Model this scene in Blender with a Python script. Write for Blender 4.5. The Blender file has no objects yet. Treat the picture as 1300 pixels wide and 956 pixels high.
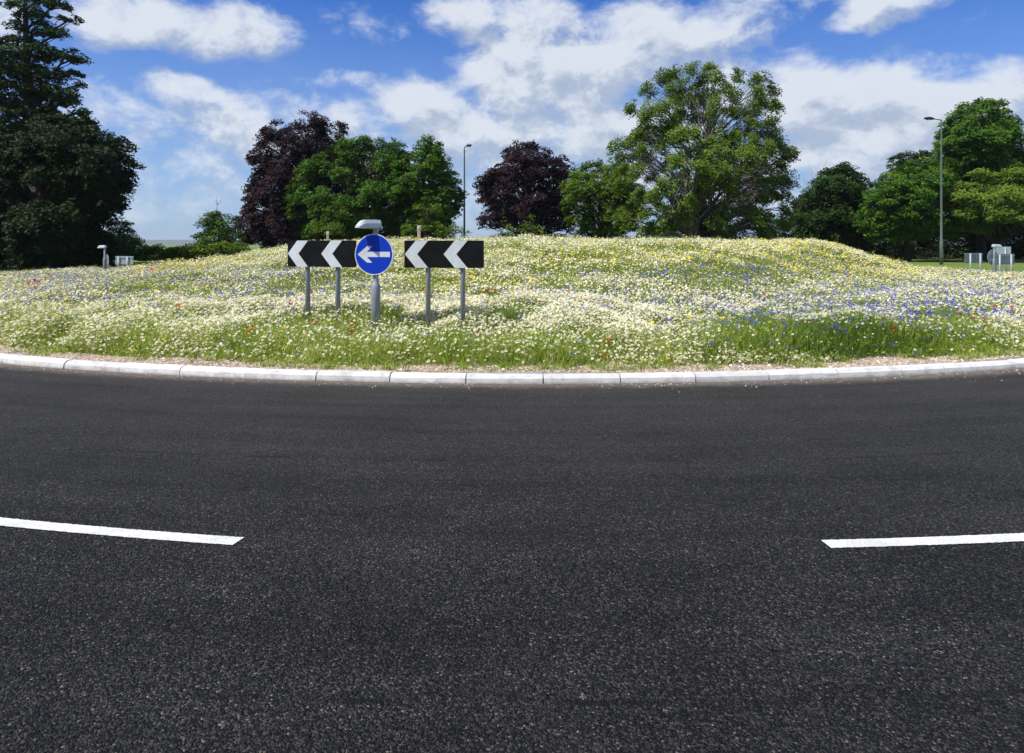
import bpy, math, random
import numpy as np
from mathutils import Vector, Matrix
R = math.radians
rng = np.random.default_rng(7)
random.seed(7)
scene = bpy.context.scene
COL = scene.collection

# ------------------------------------------------------------------ camera
F = 867.0; PX0 = 650.0; HY = 311.0; CAMH = 1.64
cam_d = bpy.data.cameras.new('camera'); cam = bpy.data.objects.new('camera', cam_d); COL.objects.link(cam)
cam_d.lens = 24.0; cam_d.sensor_width = 36.0; cam_d.clip_start = 0.05; cam_d.clip_end = 30000
cam_d.shift_y = -(478.0 - HY) / 1300.0
cam.location = (0, 0, CAMH); cam.rotation_euler = (R(90), 0, 0)
scene.camera = cam

def W(px, py, Y):
    return np.array([(px - PX0) * Y / F, Y, CAMH + (HY - py) * Y / F])

# ------------------------------------------------------------------ render settings
scene.view_settings.view_transform = 'Standard'
scene.view_settings.look = 'None'
scene.view_settings.exposure = 0.42
scene.view_settings.gamma = 1
scene.view_settings.use_curve_mapping = False
cy = scene.cycles
cy.max_bounces = 5; cy.diffuse_bounces = 3; cy.glossy_bounces = 2; cy.transmission_bounces = 4
cy.transparent_max_bounces = 8; cy.volume_bounces = 0
cy.use_denoising = True
cy.sample_clamp_indirect = 6.0

# ------------------------------------------------------------------ light
SUN_EL = R(55); SUN_AZ = math.atan2(-0.86, -0.50)       # azimuth from +Y towards +X
sd = bpy.data.lights.new('sun', 'SUN'); sun = bpy.data.objects.new('sun', sd); COL.objects.link(sun)
sd.energy = 4.6; sd.angle = R(0.5); sd.color = (1.0, 0.95, 0.86)
to_sun = Vector((math.sin(SUN_AZ) * math.cos(SUN_EL), math.cos(SUN_AZ) * math.cos(SUN_EL), math.sin(SUN_EL)))
sun.rotation_euler = to_sun.to_track_quat('Z', 'Y').to_euler()

# ------------------------------------------------------------------ node helpers
class NT:
    def __init__(s, tree): s.t = tree; s.n = tree.nodes; s.l = tree.links
    def new(s, ty, **kw):
        n = s.n.new(ty)
        for k, v in kw.items(): setattr(n, k, v)
        return n
    def set(s, sock, v):
        if hasattr(v, 'is_output') or isinstance(v, bpy.types.NodeSocket): s.l.new(v, sock)
        else: sock.default_value = v
    def math(s, op, a, b=None, c=None, clamp=False):
        n = s.new('ShaderNodeMath', operation=op, use_clamp=clamp)
        s.set(n.inputs[0], a)
        if b is not None: s.set(n.inputs[1], b)
        if c is not None: s.set(n.inputs[2], c)
        return n.outputs[0]
    def vmath(s, op, a, b=None, out=0):
        n = s.new('ShaderNodeVectorMath', operation=op)
        s.set(n.inputs[0], a)
        if b is not None: s.set(n.inputs[1], b)
        return n.outputs[out]
    def noise(s, vec, scale, detail=4, rough=0.55, dist=0.0, color=False):
        n = s.new('ShaderNodeTexNoise')
        if vec is not None: s.set(n.inputs['Vector'], vec)
        n.inputs['Scale'].default_value = scale; n.inputs['Detail'].default_value = detail
        n.inputs['Roughness'].default_value = rough; n.inputs['Distortion'].default_value = dist
        return n.outputs['Color' if color else 'Fac']
    def voro(s, vec, scale, feature='F1', out='Distance', rand=1.0):
        n = s.new('ShaderNodeTexVoronoi', feature=feature)
        s.set(n.inputs['Vector'], vec); n.inputs['Scale'].default_value = scale
        n.inputs['Randomness'].default_value = rand
        return n.outputs[out]
    def ramp(s, fac, stops, interp='LINEAR'):
        n = s.new('ShaderNodeValToRGB'); s.set(n.inputs[0], fac)
        cr = n.color_ramp; cr.interpolation = interp
        while len(cr.elements) < len(stops): cr.elements.new(0.5)
        for e, (p, c) in zip(cr.elements, stops):
            e.position = p; e.color = (c, c, c, 1) if isinstance(c, (int, float)) else (*c, 1)
        return n.outputs[0]
    def mix(s, fac, a, b, mode='MIX'):
        n = s.new('ShaderNodeMix', data_type='RGBA', blend_type=mode)
        s.set(n.inputs['Factor'], fac)
        for sock, v in ((n.inputs[6], a), (n.inputs[7], b)):
            if isinstance(v, tuple): v = (*v, 1) if len(v) == 3 else v
            s.set(sock, v)
        return n.outputs[2]
    def maprange(s, v, a, b, c=0.0, d=1.0, smooth=False):
        n = s.new('ShaderNodeMapRange')
        if smooth: n.interpolation_type = 'SMOOTHSTEP'
        s.set(n.inputs[0], v)
        for i, x in enumerate((a, b, c, d)): s.set(n.inputs[i + 1], x)
        return n.outputs[0]
    def sep(s, v):
        n = s.new('ShaderNodeSeparateXYZ'); s.set(n.inputs[0], v); return n.outputs
    def comb(s, x, y, z):
        n = s.new('ShaderNodeCombineXYZ')
        for i, v in enumerate((x, y, z)): s.set(n.inputs[i], v)
        return n.outputs[0]
    def bump(s, h, strength, dist, normal=None):
        n = s.new('ShaderNodeBump'); s.set(n.inputs['Height'], h)
        n.inputs['Strength'].default_value = strength; n.inputs['Distance'].default_value = dist
        if normal is not None: s.set(n.inputs['Normal'], normal)
        return n.outputs[0]

def material(name):
    m = bpy.data.materials.new(name); m.use_nodes = True
    m.node_tree.nodes.clear(); nt = NT(m.node_tree)
    out = nt.new('ShaderNodeOutputMaterial')
    b = nt.new('ShaderNodeBsdfPrincipled'); nt.l.new(b.outputs[0], out.inputs[0])
    return m, nt, b, out

def setb(nt, b, **kw):
    names = dict(color='Base Color', rough='Roughness', metal='Metallic', normal='Normal', spec='Specular IOR Level')
    for k, v in kw.items():
        if k == 'color' and isinstance(v, tuple): v = (*v, 1)
        nt.set(b.inputs[names[k]], v)

# ------------------------------------------------------------------ world
world = bpy.data.worlds.new('World'); scene.world = world; world.use_nodes = True
wt = NT(world.node_tree); wt.n.clear()
wo = wt.new('ShaderNodeOutputWorld'); bg = wt.new('ShaderNodeBackground'); wt.l.new(bg.outputs[0], wo.inputs[0])
sky = wt.new('ShaderNodeTexSky'); sky.sky_type = 'NISHITA'; sky.sun_disc = False
sky.sun_elevation = SUN_EL; sky.sun_rotation = SUN_AZ; sky.air_density = 1.0; sky.dust_density = 0.6; sky.ozone_density = 3.0
tc = wt.new('ShaderNodeTexCoord'); D = tc.outputs['Generated']
sx, sy_, sz = wt.sep(D)
az = wt.math('ARCTAN2', sx, sy_)
hl = wt.math('SQRT', wt.math('ADD', wt.math('MULTIPLY', sx, sx), wt.math('MULTIPLY', sy_, sy_)))
ve = wt.math('DIVIDE', sz, wt.math('MAXIMUM', hl, 0.02))
P0 = wt.comb(az, ve, 0.0)

def cloud_group():
    g = bpy.data.node_groups.new('cloud_density', 'ShaderNodeTree')
    g.interface.new_socket('P', in_out='INPUT', socket_type='NodeSocketVector')
    g.interface.new_socket('D', in_out='OUTPUT', socket_type='NodeSocketFloat')
    t = NT(g); gi = t.new('NodeGroupInput'); go = t.new('NodeGroupOutput')
    P = gi.outputs[0]
    Ps = t.vmath('MULTIPLY', P, (1.0, 1.35, 1.0))
    warp = t.noise(Ps, 5.5, 3, 0.5, color=True)
    wv = t.vmath('MULTIPLY', t.vmath('SUBTRACT', warp, (0.5, 0.5, 0.5)), (0.16, 0.10, 0.0))
    Pw = t.vmath('ADD', P, wv)
    blobs = [  # px, py, rx, ry, amp
        (215, 20, 150, 42, 1.0), (300, 48, 70, 34, .85), (150, 40, 60, 26, .7), (0, 20, 40, 50, .9),
        (252, 126, 60, 30, 1.0), (290, 172, 110, 38, .9), (150, 150, 100, 50, .55), (420, 165, 100, 40, .7),
        (455, 106, 80, 18, .55), (500, 25, 80, 26, .35),
        (640, 28, 105, 44, 1.05), (720, 82, 150, 50, 1.25), (850, 30, 140, 44, .95), (670, 118, 90, 32, 1.1),
        (520, 140, 75, 42, 1.1), (610, 175, 120, 46, 1.0), (760, 165, 180, 50, .95), (940, 110, 110, 50, .85),
        (1080, 130, 140, 50, 1.3), (1200, 140, 150, 48, 1.3), (1300, 130, 80, 42, 1.0), (1120, 190, 220, 50, 1.05), (1000, 85, 60, 32, .6),
        (1125, 15, 85, 30, 1.0), (690, 235, 340, 70, .65), (240, 235, 240, 50, .5), (1050, 245, 300, 50, .8)]
    cur = None
    for px, py, rx, ry, amp in blobs:
        a = math.atan((px - PX0) / F); ca = math.cos(a)
        v = (HY - py) / F * ca
        rax = rx / F * ca * ca; rvy = ry / F * ca
        n = t.new('ShaderNodeVectorMath', operation='MULTIPLY_ADD')
        t.l.new(Pw, n.inputs[0]); n.inputs[1].default_value = (1 / rax, 1 / rvy, 0); n.inputs[2].default_value = (-a / rax, -v / rvy, 0)
        l2 = t.vmath('DOT_PRODUCT', n.outputs[0], n.outputs[0], out=1)
        e = t.math('MULTIPLY_ADD', l2, -.62 * amp, amp)
        cur = e if cur is None else t.math('SMOOTH_MAX', cur, e, 0.35)
    cur = t.math('MAXIMUM', cur, -.12)
    # elsewhere (beside and behind the viewer, overhead) a free field of clouds
    px_, py_, pz_ = t.sep(P)
    far = t.math('MAXIMUM', t.maprange(t.math('ABSOLUTE', px_), 0.72, 0.85), t.maprange(py_, .42, .55))
    free = t.math('MULTIPLY', t.maprange(t.noise(Ps, 3.0, 2), 0.45, 0.62), far)
    cur = t.math('MAXIMUM', cur, free)
    n1 = t.noise(Ps, 12.0, 9, 0.64, 0.25)
    n2 = t.noise(Ps, 42.0, 4, 0.6, 0.1)
    nn = t.math('ADD', t.math('MULTIPLY', t.math('SUBTRACT', n1, 0.5), 2.1), t.math('MULTIPLY', t.math('SUBTRACT', n2, 0.5), 0.35))
    t.l.new(t.math('ADD', cur, nn), go.inputs[0])
    return g
CG = cloud_group()
def dens(P):
    n = wt.new('ShaderNodeGroup'); n.node_tree = CG; wt.l.new(P, n.inputs[0]); return n.outputs[0]
d0 = dens(P0)
d1 = dens(wt.vmath('ADD', P0, (-0.016, 0.030, 0)))
alpha = wt.maprange(d0, 0.12, 0.95, 0, 1, smooth=True)
lit = wt.maprange(wt.math('SUBTRACT', d0, d1), -0.35, 0.30, 0, 1, smooth=True)
thick = wt.maprange(d0, 0.75, 1.5, 0, 1)
lit = wt.math('MULTIPLY', lit, wt.math('SUBTRACT', 1.0, wt.math('MULTIPLY', thick, 0.10)))
ccol = wt.mix(lit, (3.9, 4.6, 5.8), (6.9, 7.3, 7.9))
# the clear sky, deepened as a polarised blue, with a pale veil towards the horizon
hsv = wt.new('ShaderNodeHueSaturation'); wt.l.new(sky.outputs[0], hsv.inputs['Color'])
hsv.inputs['Saturation'].default_value = 1.25; hsv.inputs['Value'].default_value = 1.0; hsv.inputs['Hue'].default_value = 0.505
deep = wt.mix(1.0, hsv.outputs[0], (0.29, 0.74, 1.26), 'MULTIPLY')
veil = wt.maprange(ve, 0.0, 0.40, 1.0, 0.0)
veil = wt.math('POWER', veil, 1.25)
vn = wt.maprange(wt.noise(wt.vmath('MULTIPLY', P0, (1.0, 2.6, 1.0)), 4.0, 6, 0.6), 0.3, 0.7, 0.70, 1.0)
veil = wt.math('MULTIPLY', wt.math('MULTIPLY', veil, vn), 0.85)
clear = wt.mix(veil, deep, (4.1, 5.1, 6.9))
low = wt.maprange(ve, 0.0, 0.12, 0.45, 1.0)
final = wt.mix(wt.math('MULTIPLY', alpha, wt.math('MULTIPLY', low, 0.93)), clear, ccol)
wt.l.new(final, bg.inputs['Color']); bg.inputs['Strength'].default_value = 0.085
world.cycles.sampling_method = 'MANUAL'; world.cycles.sample_map_resolution = 256

# ------------------------------------------------------------------ object helpers
def tag(o, label=None, cat=None, group=None, kind=None):
    if label: o['label'] = label
    if cat: o['category'] = cat
    if group: o['group'] = group
    if kind: o['kind'] = kind
    return o
def empty(name, loc, rz=0.0):
    o = bpy.data.objects.new(name, None); COL.objects.link(o)
    o.location = loc; o.rotation_euler = (0, 0, rz); o.empty_display_size = 0.3
    return o
def mesh_np(name, verts, faces_flat, sizes, mats, parent=None, attrs=None, midx=None, smooth=False):
    """verts (n,3), faces_flat loop vertex indices, sizes per face"""
    me = bpy.data.meshes.new(name)
    nv = len(verts); nf = len(sizes); nl = len(faces_flat)
    me.vertices.add(nv); me.vertices.foreach_set('co', np.asarray(verts, np.float32).ravel())
    me.loops.add(nl); me.loops.foreach_set('vertex_index', np.asarray(faces_flat, np.int32))
    me.polygons.add(nf)
    ls = np.zeros(nf, np.int32); ls[1:] = np.cumsum(sizes)[:-1]
    me.polygons.foreach_set('loop_start', ls)
    if midx is not None: me.polygons.foreach_set('material_index', np.asarray(midx, np.int32))
    me.polygons.foreach_set('use_smooth', np.full(nf, bool(smooth)))
    for m in (mats if isinstance(mats, (list, tuple)) else [mats]): me.materials.append(m)
    if attrs:
        for k, v in attrs.items():
            a = me.attributes.new(k, 'FLOAT', 'POINT'); a.data.foreach_set('value', np.asarray(v, np.float32))
    me.update(calc_edges=True); me.validate()
    o = bpy.data.objects.new(name, me); COL.objects.link(o)
    if parent is not None: o.parent = parent
    return o

class MB:
    """small mesh builder for solid things; everything in the thing's local space"""
    def __init__(s): s.v = []; s.f = []; s.m = []; s.sm = []
    def add(s, v, f, mi=0, smooth=False):
        b = len(s.v); s.v += [tuple(p) for p in v]
        for q in f: s.f.append([b + i for i in q]); s.m.append(mi); s.sm.append(smooth)
    def box(s, c, d, mi=0, rz=0, bev=0.0):
        cx, cy_, cz = c; x, y, z = d[0] / 2, d[1] / 2, d[2] / 2
        if bev <= 0:
            vs = [(i * x, j * y, k * z) for i in (-1, 1) for j in (-1, 1) for k in (-1, 1)]
            fs = [(0, 1, 3, 2), (4, 6, 7, 5), (0, 4, 5, 1), (2, 3, 7, 6), (0, 2, 6, 4), (1, 5, 7, 3)]
        else:
            b = bev; vs = []; 
            for k in (-1, 1):
                for (xx, yy) in ((x, y - b), (x - b, y), (-x + b, y), (-x, y - b), (-x, -y + b), (-x + b, -y), (x - b, -y), (x, -y + b)):
                    vs.append((xx, yy, k * (z - b)))
            for k in (-1, 1):
                for (xx, yy) in ((x - b, y - b), (-x + b, y - b), (-x + b, -y + b), (x - b, -y + b)):
                    vs.append((xx, yy, k * z))
            fs = [tuple(range(19, 15, -1)), tuple(range(20, 24))]
            for i in range(8): fs.append((i, (i + 1) % 8, 8 + (i + 1) % 8, 8 + i))
            for k, off, t in ((0, 0, 16), (1, 8, 20)):
                for q in range(4):
                    a1, a2 = off + 2 * q, off + 2 * q + 1; a3 = off + (2 * q + 2) % 8
                    fs.append((a1, a2, t + q)); fs.append((a2, a3, t + (q + 1) % 4, t + q))
        c_, s_ = math.cos(rz), math.sin(rz)
        s.add([(cx + a * c_ - b2 * s_, cy_ + a * s_ + b2 * c_, cz + k) for a, b2, k in vs], fs, mi)
    def lathe(s, prof, n=20, mi=0, o=(0, 0, 0), smooth=True):
        vs = []; fs = []
        for r, z in prof:
            for i in range(n):
                a = 2 * math.pi * i / n; vs.append((o[0] + r * math.cos(a), o[1] + r * math.sin(a), o[2] + z))
        for j in range(len(prof) - 1):
            for i in range(n): fs.append((j * n + i, j * n + (i + 1) % n, (j + 1) * n + (i + 1) % n, (j + 1) * n + i))
        s.add(vs, fs, mi, smooth)
        s.add(vs[-n:], [tuple(range(n))], mi); s.add(vs[:n], [tuple(range(n - 1, -1, -1))], mi)
    def tube(s, pts, rad, n=8, mi=0, smooth=True, cap=True):
        pts = [Vector(p) for p in pts]; vs = []; fs = []
        if not isinstance(rad, (list, tuple)): rad = [rad] * len(pts)
        up = Vector((0, 0, 1))
        for i, p in enumerate(pts):
            d = (pts[min(i + 1, len(pts) - 1)] - pts[max(i - 1, 0)]).normalized()
            a = d.cross(up); 
            if a.length < 0.05: a = d.cross(Vector((1, 0, 0)))
            a.normalize(); b = d.cross(a)
            for k in range(n):
                t = 2 * math.pi * k / n; vs.append(p + (a * math.cos(t) + b * math.sin(t)) * rad[i])
        for j in range(len(pts) - 1):
            for k in range(n): fs.append((j * n + k, j * n + (k + 1) % n, (j + 1) * n + (k + 1) % n, (j + 1) * n + k))
        s.add(vs, fs, mi, smooth)
        if cap: s.add(vs[-n:], [tuple(range(n))], mi); s.add(vs[:n], [tuple(range(n - 1, -1, -1))], mi)
    def prism(s, poly, y0, y1, mi=0):
        """poly in xz, extruded along y (front face at y0)"""
        n = len(poly); vs = [(x, y0, z) for x, z in poly] + [(x, y1, z) for x, z in poly]
        fs = [tuple(range(n)), tuple(range(2 * n - 1, n - 1, -1))]
        for i in range(n): fs.append((i, i + n, (i + 1) % n + n, (i + 1) % n))
        s.add(vs, fs, mi)
    def build(s, name, mats, parent=None):
        me = bpy.data.meshes.new(name); me.from_pydata(s.v, [], s.f)
        for m in (mats if isinstance(mats, (list, tuple)) else [mats]): me.materials.append(m)
        me.polygons.foreach_set('material_index', s.m); me.polygons.foreach_set('use_smooth', s.sm)
        import bmesh
        bm = bmesh.new(); bm.from_mesh(me); bmesh.ops.remove_doubles(bm, verts=bm.verts, dist=1e-5)
        bmesh.ops.recalc_face_normals(bm, faces=bm.faces); bm.to_mesh(me); bm.free()
        o = bpy.data.objects.new(name, me); COL.objects.link(o)
        if parent is not None: o.parent = parent
        return o

# value noise in numpy
_ng = rng.random((64, 64))
def vnoise(x, y, s):
    x = np.asarray(x) / s; y = np.asarray(y) / s
    xi = np.floor(x).astype(int); yi = np.floor(y).astype(int); fx = x - xi; fy = y - yi
    fx = fx * fx * (3 - 2 * fx); fy = fy * fy * (3 - 2 * fy)
    g = lambda a, b: _ng[a % 64, b % 64]
    return (g(xi, yi) * (1 - fx) + g(xi + 1, yi) * fx) * (1 - fy) + (g(xi, yi + 1) * (1 - fx) + g(xi + 1, yi + 1) * fx) * fy
def fbm(x, y, s): return (vnoise(x, y, s) + .5 * vnoise(x + 17.3, y - 9.1, s / 2.1) + .25 * vnoise(x - 5.7, y + 31.7, s / 4.3)) / 1.75
def sstep(a, b, t): t = np.clip((t - a) / (b - a), 0, 1); return t * t * (3 - 2 * t)

# ------------------------------------------------------------------ materials
def simple(name, color, rough=0.5, metal=0.0, spec=0.5, var=0.0, vscale=8.0, bump=0.0):
    m, nt, b, out = material(name)
    if var > 0:
        tcn = nt.new('ShaderNodeTexCoord')
        n = nt.noise(tcn.outputs['Object'], vscale, 5, 0.6)
        lo = tuple(c * (1 - var) for c in color); hi = tuple(min(1, c * (1 + var)) for c in color)
        setb(nt, b, color=nt.ramp(n, [(0.3, lo), (0.7, hi)]))
        if bump > 0: setb(nt, b, normal=nt.bump(n, bump, 0.01))
    else: setb(nt, b, color=color)
    setb(nt, b, rough=rough, metal=metal, spec=spec)
    return m

def asphalt():
    m, nt, b, out = material('asphalt')
    g = nt.new('ShaderNodeNewGeometry'); P = g.outputs['Position']
    rel = nt.vmath('SUBTRACT', P, (0.37, 28.8, 0.0)); x, y, z = nt.sep(rel)
    r = nt.math('SQRT', nt.math('ADD', nt.math('MULTIPLY', x, x), nt.math('MULTIPLY', y, y)))
    th = nt.math('ARCTAN2', x, nt.math('MULTIPLY', y, -1.0))
    arc = nt.comb(nt.math('MULTIPLY', th, 2.2), nt.math('MULTIPLY', r, 1.0), 0.0)
    cellc = nt.voro(P, 112, out='Color'); cd = nt.voro(P, 112, out='Distance')
    cr, cg, cb = nt.sep(cellc)
    base = nt.ramp(cr, [(0.0, (.0060, .0069, .0086)), (0.35, (.0132, .0145, .0168)), (0.65, (.030, .0305, .0310)), (0.86, (.055, .052, .044)), (0.97, (.092, .080, .058)), (1.0, (.20, .185, .15))])
    big = nt.noise(P, 1.1, 4, 0.6)
    med = nt.noise(P, 9.0, 3, 0.6)
    streak = nt.noise(arc, 3.0, 5, 0.6)
    fine = nt.noise(nt.comb(nt.math('MULTIPLY', th, 1.0), nt.math('MULTIPLY', r, 5.0), 3.0), 1.6, 3, 0.5)
    f = nt.math('ADD', nt.math('ADD', nt.math('MULTIPLY', big, 0.4), nt.math('MULTIPLY', streak, 0.45)), nt.math('MULTIPLY', med, 0.15))
    col = nt.mix(1.0, base, nt.ramp(f, [(0.36, .52), (0.64, 1.28)]), 'MULTIPLY')
    # dark thin tyre lines sweeping with the lane
    col = nt.mix(nt.maprange(fine, 0.63, 0.72, 0, 0.5), col, (.009, .010, .012))
    # narrow screed seams left by the paver, broken up, following the lane
    for rs, w_ in ((22.55, .010), (23.62, .012), (26.35, .010)):
        wob = nt.math('MULTIPLY', nt.math('SUBTRACT', nt.noise(arc, 2.0, 2), 0.5), 0.12)
        dd = nt.math('ABSOLUTE', nt.math('SUBTRACT', nt.math('ADD', r, wob), rs))
        ln = nt.math('MULTIPLY', nt.maprange(dd, w_ * 2.2, w_, 0, 1), nt.maprange(nt.noise(P, 2.3, 3), .42, .6, 0, .75))
        col = nt.mix(ln, col, (.007, .007, .008))
    for rs, w_ in ((22.3, .42), (24.1, .42), (26.6, .40), (28.2, .40)):
        dd = nt.math('ABSOLUTE', nt.math('SUBTRACT', r, rs))
        col = nt.mix(nt.math('MULTIPLY', nt.maprange(dd, w_, 0, 0, .30, smooth=True), streak), col, (.010, .0105, .0115))
    # grazing light painted in, paler towards the island, and the sandy channel beside the kerb
    grazing = nt.maprange(r, 25.4, 21.2, 0.0, 0.50)
    grazing = nt.math('MULTIPLY', grazing, nt.maprange(streak, 0.25, 0.7, 0.45, 1.0))
    col = nt.mix(grazing, col, (.088, .083, .075))
    # big faint stains and dust patches of their own shape
    st = nt.maprange(nt.noise(P, .55, 6, .72, .4), .54, .68, 0, .42)
    col = nt.mix(st, col, (.046, .044, .040))
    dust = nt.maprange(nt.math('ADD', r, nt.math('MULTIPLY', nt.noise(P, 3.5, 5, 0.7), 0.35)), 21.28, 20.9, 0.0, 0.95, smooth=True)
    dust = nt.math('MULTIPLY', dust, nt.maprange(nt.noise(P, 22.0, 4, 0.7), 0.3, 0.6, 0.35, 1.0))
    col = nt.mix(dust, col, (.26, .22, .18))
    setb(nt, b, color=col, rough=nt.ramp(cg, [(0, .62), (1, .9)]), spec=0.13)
    h = nt.math('ADD', nt.math('MULTIPLY', cd, -1.0), nt.math('MULTIPLY', cb, 0.35))
    n1 = nt.bump(h, 1.0, 0.016)
    n2 = nt.bump(nt.noise(P, 60.0, 3, 0.6), 0.6, 0.012, n1)
    setb(nt, b, normal=n2)
    return m

def concrete():
    m, nt, b, out = material('kerb_concrete')
    g = nt.new('ShaderNodeNewGeometry'); P = g.outputs['Position']
    at = nt.new('ShaderNodeAttribute', attribute_name='tint')
    n = nt.noise(P, 6.0, 6, 0.65); nf = nt.noise(P, 70.0, 3, 0.6)
    col = nt.ramp(n, [(0.30, (.46, .445, .41)), (0.5, (.63, .62, .59)), (0.75, (.72, .71, .68))])
    col = nt.mix(1.0, col, nt.ramp(at.outputs['Fac'], [(0, .80), (1, 1.02)]), 'MULTIPLY')
    spot = nt.maprange(nt.noise(P, 17.0, 4, 0.7), 0.62, 0.70, 0, 0.5)
    col = nt.mix(spot, col, (.18, .17, .155))
    scuff = nt.math('MULTIPLY', nt.maprange(nt.noise(nt.vmath('MULTIPLY', P, (1, 1, 9)), 3.2, 5, .7), .56, .66, 0, .55), nt.maprange(nt.sep(P)[2], .02, .08, 1, .35))
    col = nt.mix(scuff, col, (.15, .145, .135))
    low = nt.maprange(nt.math('ADD', nt.sep(P)[2], nt.math('MULTIPLY', nt.math('SUBTRACT', n, 0.5), 0.06)), 0.0, 0.035, 0.65, 0.0)
    col = nt.mix(low, col, (.22, .20, .175))
    setb(nt, b, color=col, rough=0.85, spec=0.3, normal=nt.bump(nf, 0.35, 0.004))
    return m

def soil():
    m, nt, b, out = material('gravelly_soil')
    g = nt.new('ShaderNodeNewGeometry'); P = g.outputs['Position']
    c = nt.voro(P, 38, out='Color'); d = nt.voro(P, 38)
    col = nt.ramp(nt.sep(c)[0], [(0, (.16, .115, .08)), (.35, (.28, .21, .15)), (.7, (.42, .33, .25)), (1, (.58, .50, .42))])
    big = nt.noise(P, 1.6, 5, 0.6)
    rel = nt.vmath('SUBTRACT', P, (0.37, 28.8, 0.0)); x, y, z = nt.sep(rel)
    r = nt.math('SQRT', nt.math('ADD', nt.math('MULTIPLY', x, x), nt.math('MULTIPLY', y, y)))
    green = nt.maprange(nt.math('ADD', r, nt.math('MULTIPLY', big, 0.6)), 20.4, 19.9, 0.0, 0.9)
    col = nt.mix(green, col, (.075, .085, .025))
    setb(nt, b, color=col, rough=0.95, spec=0.2, normal=nt.bump(nt.math('MULTIPLY', d, -1.0), 0.8, 0.015))
    return m

def grass_field():
    m, nt, b, out = material('field_grass')
    g = nt.new('ShaderNodeNewGeometry'); P = g.outputs['Position']
    n = nt.noise(P, 0.35, 6, 0.65); nf = nt.noise(P, 14.0, 5, 0.7)
    f = nt.math('ADD', nt.math('MULTIPLY', n, 0.5), nt.math('MULTIPLY', nf, 0.5))
    col = nt.ramp(f, [(0.32, (.075, .125, .022)), (0.5, (.13, .19, .035)), (0.68, (.22, .24, .07))])
    setb(nt, b, color=col, rough=0.9, spec=0.2, normal=nt.bump(nf, 1.0, 0.06))
    return m

def leaf_mat(name, dark, mid, light, trans=0.25, spec=0.12, rough=0.6):
    m, nt, b, out = material(name)
    at = nt.new('ShaderNodeAttribute', attribute_name='tint')
    col = nt.ramp(at.outputs['Fac'], [(0.0, dark), (0.5, mid), (1.0, light)])
    setb(nt, b, color=col, rough=rough, spec=spec)
    tr = nt.new('ShaderNodeBsdfTranslucent')
    tcol = nt.mix(1.0, col, (1.25, 1.15, 0.6), 'MULTIPLY'); nt.l.new(tcol, tr.inputs['Color'])
    mx = nt.new('ShaderNodeMixShader'); mx.inputs[0].default_value = trans
    nt.l.new(b.outputs[0], mx.inputs[1]); nt.l.new(tr.outputs[0], mx.inputs[2]); nt.l.new(mx.outputs[0], out.inputs[0])
    return m

def bark_mat(name, a, c):
    m, nt, b, out = material(name)
    t = nt.new('ShaderNodeTexCoord'); P = nt.vmath('MULTIPLY', t.outputs['Object'], (1, 1, 0.3))
    n = nt.noise(P, 9.0, 6, 0.65)
    setb(nt, b, color=nt.ramp(n, [(0.3, a), (0.7, c)]), rough=0.9, spec=0.2, normal=nt.bump(n, 0.8, 0.05))
    return m

M = dict(
    asphalt=asphalt(), concrete=concrete(), soil=soil(), field=grass_field(),
    paint=None,
    galv=simple('galvanised_steel', (.28, .31, .32), .5, .25, .5, .18, 14, .05),
    postgrey=simple('grey_painted_post', (.245, .268, .285), .45, .1, .5, .12, 6, .0),
    lamp_green=simple('grey_green_column_paint', (.10, .125, .10), .5, .1, .5, .15, 3),
    lamp_dark=simple('dark_lantern_housing', (.02, .022, .026), .4, .0, .5),
    glass=simple('lantern_lens', (.55, .57, .56), .25, .0, .6),
    alu=simple('sign_back_aluminium', (.24, .31, .32), .5, .2, .5, .1, 6),
    sblack=simple('sign_black', (.006, .006, .0065), .55, .0, .12, .5, 4),
    swhite=simple('sign_white', (.55, .58, .60), .5, .0, .4, .14, 5),
    sblue=simple('sign_blue', (.002, .036, .40), .45, .0, .2, .08, 4),
    lantern=simple('lantern_grey', (.50, .54, .56), .4, .1, .5, .08, 6),
    stake=simple('timber_stake', (.55, .45, .30), .8, .0, .3, .3, 10),
    stakecap=simple('stake_tip', (.65, .62, .56), .8, .0, .3),
)
def paint():
    m, nt, b, out = material('road_paint')
    g = nt.new('ShaderNodeNewGeometry'); P = g.outputs['Position']
    n = nt.noise(P, 75.0, 5, 0.7); n2 = nt.noise(P, 5.0, 4, 0.6)
    col = nt.ramp(n2, [(0.3, (.50, .50, .475)), (0.7, (.70, .70, .67))])
    col = nt.mix(nt.maprange(nt.noise(P, 1.7, 5, .7), .5, .7, 0, .45), col, (.33, .325, .31))
    pit = nt.math('MULTIPLY', nt.maprange(n, 0.55, 0.66, 0, .8), nt.maprange(n2, .35, .6, .25, 1))
    col = nt.mix(pit, col, (.10, .10, .10))
    setb(nt, b, color=col, rough=0.7, spec=0.4, normal=nt.bump(nt.voro(P, 105), 0.5, 0.004))
    return m
M['paint'] = paint()

# ------------------------------------------------------------------ setting
CX, CY, RK = 0.37, 28.8, 20.73
RO = 29.55

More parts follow.
